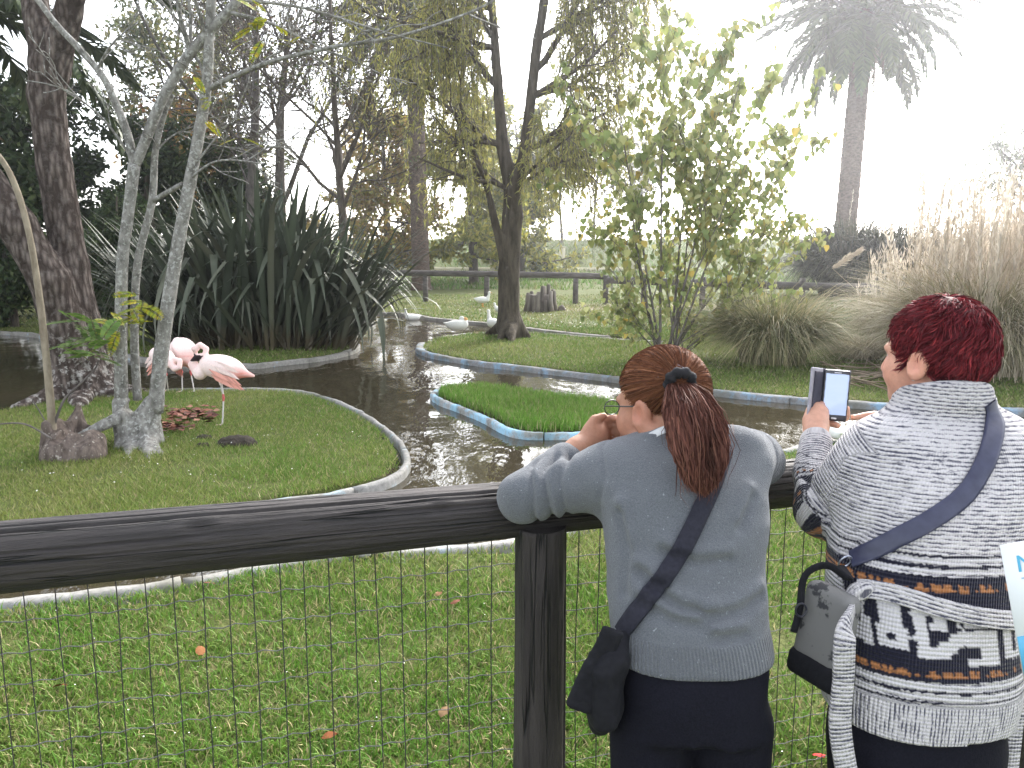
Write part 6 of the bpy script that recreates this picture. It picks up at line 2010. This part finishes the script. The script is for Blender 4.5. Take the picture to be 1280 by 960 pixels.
# laminated sheet hanging at the picture's edge, white with blue letters
SG = empty("info_sheet", D(1275, 850, 1.20))
Rs = rot_z(math.radians(-8)) @ rot_y(math.radians(-14))
sc_ = D(1337, 758, 1.20)
SHEET = mat_plain("laminated_paper", (.80, .82, .84), (.76, .79, .83), .35, 6, spec=.5)
SBLUE = mat_plain("printed_blue", (.10, .42, .68), (.12, .46, .72), .35, 6, spec=.5); SPALE = mat_plain("printed_pale_blue", (.36, .52, .66), None, .35, 6, spec=.5)
mb = MB(); mb.box(sc_, (.085, .0012, .120), Rs); mb.build("sheet", SHEET, SG, smooth=False)
mb = MB(); mb.box(sc_ + Rs @ A([0, -.0022, -.078]), (.0846, .0006, .0415), Rs); mb.build("printed_band", SBLUE, SG, smooth=False)
def letter(ch, size, x, z, mat):
    cu = bpy.data.curves.new("letter", 'FONT'); cu.body = ch; cu.size = size; cu.extrude = .0004
    tmp = bpy.data.objects.new("letter_outline", cu)
    me = bpy.data.meshes.new_from_object(tmp); bpy.data.objects.remove(tmp)
    me.materials.clear(); me.materials.append(mat)
    o = bpy.data.objects.new("letter", me); COL.objects.link(o); o.parent = SG
    import mathutils
    M = np.eye(4); M[:3, 0] = Rs[:, 0]; M[:3, 1] = Rs[:, 2]; M[:3, 2] = -Rs[:, 1]; M[:3, 3] = sc_ + Rs @ A([x, -.0024, z]) - A(SG.location)
    o.matrix_local = mathutils.Matrix(M.tolist())
letter("M", .040, -.068, .072, SBLUE); letter("T", .026, -.064, .044, SPALE); letter("T", .036, -.063, .004, SBLUE)
tag(SG, "white laminated sheet with blue letters at the cardigan woman's side", "sign")
# ================================================================== BIRDS
FEATH = mat_attr("feathers", .8, .15, 0, 70, .08, .3, .004)
LEGM = mat_attr("bird_leg", .5, .3, 0, 60, .1, 0)
def flamingo(label, foot_pts, body_c, body_r, body_R, tail, neck, nr, bill_dir, legs, seed, d0):
    root = empty("flamingo", foot_pts[0])
    fwd = unit(A(tail) - A(body_c))
    def f(p):
        d = s_ell(p, body_c, body_r, body_R)
        d = smin(d, s_chain(p, [A(body_c) + fwd * body_r[0] * .5, tail], [body_r[2] * .62, .014]), .05)
        d = smin(d, s_chain(p, neck, nr), .03)
        hd_ = neck[-1]
        d = smin(d, s_ell(p, hd_, (.034, .028, .030)), .015)
        d = smin(d, s_chain(p, [hd_ + bill_dir * .02, hd_ + bill_dir * .05, hd_ + bill_dir * .075 + A([0, 0, -.03])], [.017, .014, .007]), .01)
        for hip, kn, ft in legs:
            d = smin(d, s_cone(p, hip + A([0, 0, .05]), hip - A([0, 0, .03]), .035, .016), .03)
            L = s_chain(p, [hip, kn, ft], [.0125, .0095, .0085]); L = np.minimum(L, s_ell(p, kn, (.015, .015, .017)))
            d = np.minimum(d, L)
            for a in (-.6, 0, .6):
                d = np.minimum(d, s_cone(p, ft + A([0, 0, .003]), ft + A([-math.cos(a) * .06, math.sin(a) * .06 - .02, .002]), .009, .006))
        return d
    pts = np.concatenate([A(neck), [A(tail)], A(body_c)[None] + .3, A(body_c)[None] - .3] + [A(l) for l in legs])
    V, F = surface(f, pts.min(0) - .10, pts.max(0) + .10, .0085)
    V = relax(V, F, 1, .4)
    q = (V - A(body_c))
    c = np.ones((len(V), 3)) * A([.86, .70, .665])
    st = fbm(np.stack([q @ fwd * 4, q[:, 2] * 40, q[:, 1] * 8], 1), 1.0, 3)
    tl = np.clip((q @ fwd) / (np.linalg.norm(A(tail) - A(body_c))), -1, 1.2)
    wing = np.clip(1.6 * (tl - .05), 0, 1) * np.clip(.5 - q[:, 2] / body_r[2] * .7, 0, 1)
    c = c + (A([.66, .20, .16]) - c) * np.clip(wing * (.35 + .9 * np.clip(st + .25, 0, 1)), 0, .85)[:, None]
    c = c * (1 + .12 * st[:, None])
    dn = np.minimum.reduce([s_cone(V, a, b, 0, 0) for a, b in zip(neck[:-1], neck[1:])])
    nk = (dn < .05) & (s_ell(V, body_c, body_r, body_R) > 0)
    c[nk] = A([.84, .62, .585])
    hb = V - A(neck[-1])
    c[(hb @ bill_dir > .045) & (np.linalg.norm(hb, axis=1) < .12)] = A([.03, .02, .02])
    lo = min(l[0][2] for l in legs) - .035
    lg = np.minimum.reduce([s_chain(V, l, [0, 0, 0]) for l in legs]) < .022
    c[lg & (V[:, 2] < lo)] = A([.60, .56, .55])
    for hip, kn, ft in legs: c[np.linalg.norm(V - kn, axis=1) < .035] = A([.55, .13, .13])
    link("body_plumage", mesh_np("body_plumage", V, F, True, c), FEATH, root)
    r = np.random.RandomState(seed)
    # folded wing feathers, each its own piece
    side = unit(np.cross(fwd, A([0, 0, 1.]))); side = side if side[1] < 0 else -side
    for k in range(44):
        t = (k % 11) / 10; row = (k // 11) * .62 - .35
        p0 = A(body_c) + fwd * body_r[0] * (-.35 + .75 * t) + A([0, 0, 1.]) * body_r[2] * (.25 - .45 * row - .15 * t) + side * body_r[1] * .6
        i_ = np.argmin(np.linalg.norm(V - p0, axis=1)); b = V[i_] + side * .004
        dv = unit(fwd + A([0, 0, -.32 - .1 * row]))
        Vl, Ql = leaf_geo(A([b]), A([dv]), A([side]), .115 + .05 * max(row, 0), .019)
        cc = A([.86, .68, .64]) if row < .6 else A([.74, .36, .30])
        link("feather", mesh_np("feather", Vl, Ql, True, np.ones((4, 3)) * cc * r.uniform(.85, 1.15)), FEATH, root)
    return tag(root, label, "flamingo", "flamingos on the grassy bank")
d1 = float(G(278, 531)[1])
fl1 = G(278, 531, .0)
flamingo("pink flamingo standing on one leg beside the leaf litter", [fl1], D(277, 459, d1), (.205, .115, .115), rot_y(math.radians(10)), D(317, 470, d1),
         [D(250, 466, d1), D(240, 456, d1), D(246, 446, d1), D(256, 444, d1), D(258, 436, d1 + .02), D(250, 431, d1 + .03), D(244, 436, d1 + .02)], [.065, .036, .027, .024, .024, .026, .028],
         unit(A([-.1, .1, -1])), [(D(276, 476, d1), D(279.5, 497, d1), fl1)], 1, d1)
d2 = float(G(230, 489)[1])
flamingo("pink flamingo standing on two legs with its rounded back turned", [G(227, 489)], D(229, 440, d2), (.17, .14, .155), rot_y(math.radians(62)), D(238, 456, d2 - .12),
         [D(222, 428, d2 + .1), D(218, 430, d2 + .16), D(220, 442, d2 + .2), D(226, 452, d2 + .2), D(230, 446, d2 + .18)], [.06, .036, .03, .028, .03],
         unit(A([.3, .2, -1])), [(D(226, 456, d2), D(227.5, 465, d2), G(228, 489.5)), (D(236, 456, d2), D(238.5, 466, d2), G(243, 489.5))], 2, d2)
d3 = d2 - .30
flamingo("pink flamingo half hidden behind the slender grey stems", [G(209, 488)], D(203, 447, d3), (.15, .11, .11), rot_y(math.radians(30)), D(190, 454, d3 + .1),
         [D(212, 452, d3 - .05), D(218, 461, d3 - .08), D(224, 459, d3 - .08), D(225, 451, d3 - .06), D(218, 449, d3 - .04), D(213, 455, d3 - .05)], [.05, .032, .03, .028, .026, .03],
         unit(A([-1., .1, -.1])), [(D(207, 459, d3), D(208, 468, d3), G(210, 488.5)), (D(202, 459, d3), D(202, 468, d3), G(202, 488.5))], 3, d3)

def duck(label, p, yaw, sc=1.0, pose="stand", neck_up=.16):
    root = empty("white_duck", p); p = A(p)
    R = rot_z(yaw) * sc
    def w(v): return p + R @ A(v)
    lift = {"stand": .10, "lie": .03, "swim": -.03}[pose]
    def f(P_):
        q = (P_ - p) @ rot_z(yaw) / sc
        q = q - A([0, 0, lift])
        d = s_ell(q, (0, 0, .10), (.19, .105, .095))
        d = smin(d, s_cone(q, A([-.14, 0, .11]), A([-.25, 0, .145]), .05, .012), .04)
        if pose == "lie" and neck_up < 0:
            nk = [A([.13, 0, .14]), A([.15, .02, .20]), A([.07, .04, .215])]
        else:
            nk = [A([.14, 0, .12]), A([.19, 0, .16 + neck_up * .5]), A([.195, 0, .16 + neck_up])]
        d = smin(d, s_chain(q, nk, [.06, .035, .030]), .03)
        d = smin(d, s_ell(q, nk[-1] + A([.01, 0, .012]), (.042, .033, .033)), .015)
        d = smin(d, s_chain(q, [nk[-1] + A([.035, 0, .006]), nk[-1] + A([.085, 0, -.006])], [.015, .009]), .008)
        if pose == "stand":
            for s in (-1, 1):
                d = np.minimum(d, s_cone(q, A([.01, s * .045, .04]), A([.01, s * .045, -lift + .012]), .014, .011))
                d = np.minimum(d, s_cone(q, A([.01, s * .045, -lift + .010]), A([.07, s * .05, -lift + .008]), .012, .010))
        return d * sc
    V, F = surface(f, p - A([.36, .36, .12]) * sc, p + A([.36, .36, .50]) * sc, .014 * sc)
    q = (V - p) @ rot_z(yaw) / sc - A([0, 0, lift])
    c = np.ones((len(V), 3)) * A([.78, .77, .73])
    nx = .07 if (pose == "lie" and neck_up < 0) else .195
    nz = .215 if (pose == "lie" and neck_up < 0) else .16 + neck_up
    c[(q[:, 0] > nx + .045) & (q[:, 2] > nz - .03)] = A([.50, .28, .10])
    if pose == "stand": c[q[:, 2] < .012] = A([.65, .30, .07])
    link("duck_body", mesh_np("duck_body", V, F, True, c), FEATH, root)
    return tag(root, label, "duck", "white ducks around the pond")
duck("white duck swimming by the far kerb", G(516, 400, WATER_Z), math.radians(200), .95, "swim", .14)
duck("white duck lying asleep on the inlet bank", G(571, 417, 0) + A([0, .25, 0]), math.radians(8), 1.15, "lie", -.1)
duck("white duck standing upright against the willow trunk", G(617, 417), math.radians(120), 1.05, "stand", .15)
duck("white duck standing on the far lawn near the log fence", G(603, 384), math.radians(-15), 1.1, "stand", .14)
duck("white duck lying on the lawn half behind the willow", G(626, 392), math.radians(160), .9, "lie", .10)
duck("white duck at the near pond edge below the phone", G(1046, 552) + A([0, .0, 0]), math.radians(80), .62, "lie", .18)

# ================================================================== SMALL THINGS ON THE GRASS
LITTER = mat_attr("dry_leaf", .8, .15, 0, 50, .15, 0)
rl = np.random.RandomState(90)
def dry_leaf_mesh(sz, col, seed):
    r = np.random.RandomState(seed)
    t = np.linspace(0, 1, 6); w = np.sin(t * math.pi) ** .7 * .34 + .01
    V = np.concatenate([np.stack([t, -w, .10 * r.randn(6) * .5 + .18 * w], 1), np.stack([t, 0 * t, .12 * np.sin(t * 3)], 1), np.stack([t, w, .22 * w + .05 * r.randn(6)], 1)]) * sz
    i = np.arange(5)
    Q = np.concatenate([np.stack([i, i + 1, i + 7, i + 6], 1), np.stack([i + 6, i + 7, i + 13, i + 12], 1)])
    return mesh_np("fallen_leaf", V, Q, True, np.ones((18, 3)) * A(col))
lm = [dry_leaf_mesh(.055, [v * .38 for v in c], k) for k, c in enumerate([(.42, .14, .05), (.48, .20, .07), (.38, .20, .09), (.30, .11, .06), (.45, .28, .14)])]
red_leaf = dry_leaf_mesh(.05, (.38, .02, .02), 9)
spots = [(66, 860), (248, 820), (547, 745), (575, 750), (551, 897), (422, 918), (960, 890), (1017, 942), (268, 730)]
for k, (x, y) in enumerate(spots):
    p = G(x, y, .028)
    o = link("fallen_leaf", red_leaf if (x, y) == (1017, 942) else lm[k % 5], LITTER, loc=tuple(p)); o.rotation_euler = (rl.uniform(-.5, .5), rl.uniform(-.4, .4), rl.uniform(0, 6.28))
    if (x, y) == (1017, 942): tag(o, "small bright red leaf on the lawn behind the wire mesh", "leaf")
    else: tag(o, "dry orange brown fallen leaf lying on the lawn behind the wire mesh", "leaf", "fallen leaves on the near lawn")
mb = MB()
for k in range(170):
    x, y = 237 + rl.randn() * 17, 517 + rl.randn() * 5 - .0
    if k % 3 == 0: x, y = 214 + rl.randn() * 9, 532 + rl.randn() * 2.5
    p = G(x, y, .02 + .03 * rl.rand()); R = rot_z(rl.uniform(0, 6.28)) @ rot_x(rl.uniform(-.6, .6))
    Vl, Ql = leaf_geo(A([p]), A([R @ A([1., 0, 0])]), A([R @ A([0, 0, 1.])]), .10 * rl.uniform(.6, 1.2), .03, .2)
    mb.add(Vl, Ql, None, A([[.16, .06, .045], [.22, .09, .06], [.10, .05, .04], [.28, .15, .10]][k % 4]))
tag(mb.build("leaf_litter", LITTER, smooth=False), "patch of red brown leaf litter beside the slender tree", "leaf litter", kind="stuff")
SOIL = mat_plain("dark_soil", (.018, .014, .011), (.05, .04, .03), .95, 40, .9, .02)
for x, y, rx, h, lab in ((296, 556, .17, .08, "larger dark soil mound on the grass beyond the one legged flamingo's foot"), (256, 548, .07, .03, "small dark soil mound between the slender tree and the larger mound"),
                         (252, 558, .06, .03, "smallest crumbly soil mound close by the slender tree")):
    p = G(x, y)
    V, F = surface(lambda q: s_ell(q, p, (rx, rx * .7, h)) - .018 * fbm(q, 26, 3), p - A([rx + .06, rx + .06, .03]), p + A([rx + .06, rx + .06, h + .06]), .009)
    o = empty("soil_mound", p); link("soil_heap", mesh_np("soil_heap", V, F), SOIL, o); tag(o, lab, "soil mound")
# daisies, feathers and petals strewn over the lawns
mb = MB()
for n_, (x0, x1, y0, y1), sz in ((420, (560, 800, 376, 412), .035), (130, (10, 480, 492, 620), .012), (70, (0, 1000, 660, 950), .006), (60, (560, 1050, 425, 470), .018)):
    for k in range(n_):
        p = G(rl.uniform(x0, x1), rl.uniform(y0, y1), .03)
        if land_sd(p[None])[0] < .1: continue
        s_ = sz * rl.uniform(.5, 1.2)
        Vl, Ql = leaf_geo(A([p + A([0, 0, .012])]), A([[rl.randn(), rl.randn(), .3]]), A([[0, 0, 1.]]), s_, s_ * .5)
        mb.add(Vl, Ql, None, A([.75, .74, .70]))
tag(mb.build("petals_and_feathers", LITTER, smooth=False), "white daisies and stray feathers strewn over the lawns", "daisies", kind="stuff")
ROCK = mat_plain("grey_rock", (.30, .29, .27), (.14, .13, .12), .9, 18, .8, .02)
for k, (x, y, s_) in enumerate(((441, 692, .05), (466, 688, .07), (455, 694, .035))):
    p = G(x, y, .02)
    V, F = surface(lambda q: s_ell(q, p, (s_, s_ * .7, s_ * .5)) - .012 * fbm(q, 22, 3), p - s_ * 1.6, p + s_ * 1.6, .007)
    o = link("stone", mesh_np("stone", V, F), ROCK); tag(o, ["middling grey stone on the near kerb under the log rail", "largest grey stone on the near kerb under the log rail", "smallest grey stone on the near kerb under the log rail"][k], "stone", "stones on the near kerb")
# ================================================================== HAZE: scattering volume added to imitate the lens's veiling glare towards the sun
hm_, hn, hl, hp = newmat("glare_haze")
hn.remove(hp)
hv_ = hn.new("ShaderNodeVolumePrincipled")
hv_.inputs['Color'].default_value = (0.92, 0.94, 1.0, 1)
hv_.inputs['Density'].default_value = 0.0021
hv_.inputs['Anisotropy'].default_value = 0.88
hl.new(hv_.outputs[0], hn["Material Output"].inputs['Volume'])
mb = MB(); mb.box((0, 40, 8), (80, 75, 10.5))
hz = mb.build("glare_haze", hm_, smooth=False)
tag(hz, kind="stuff")
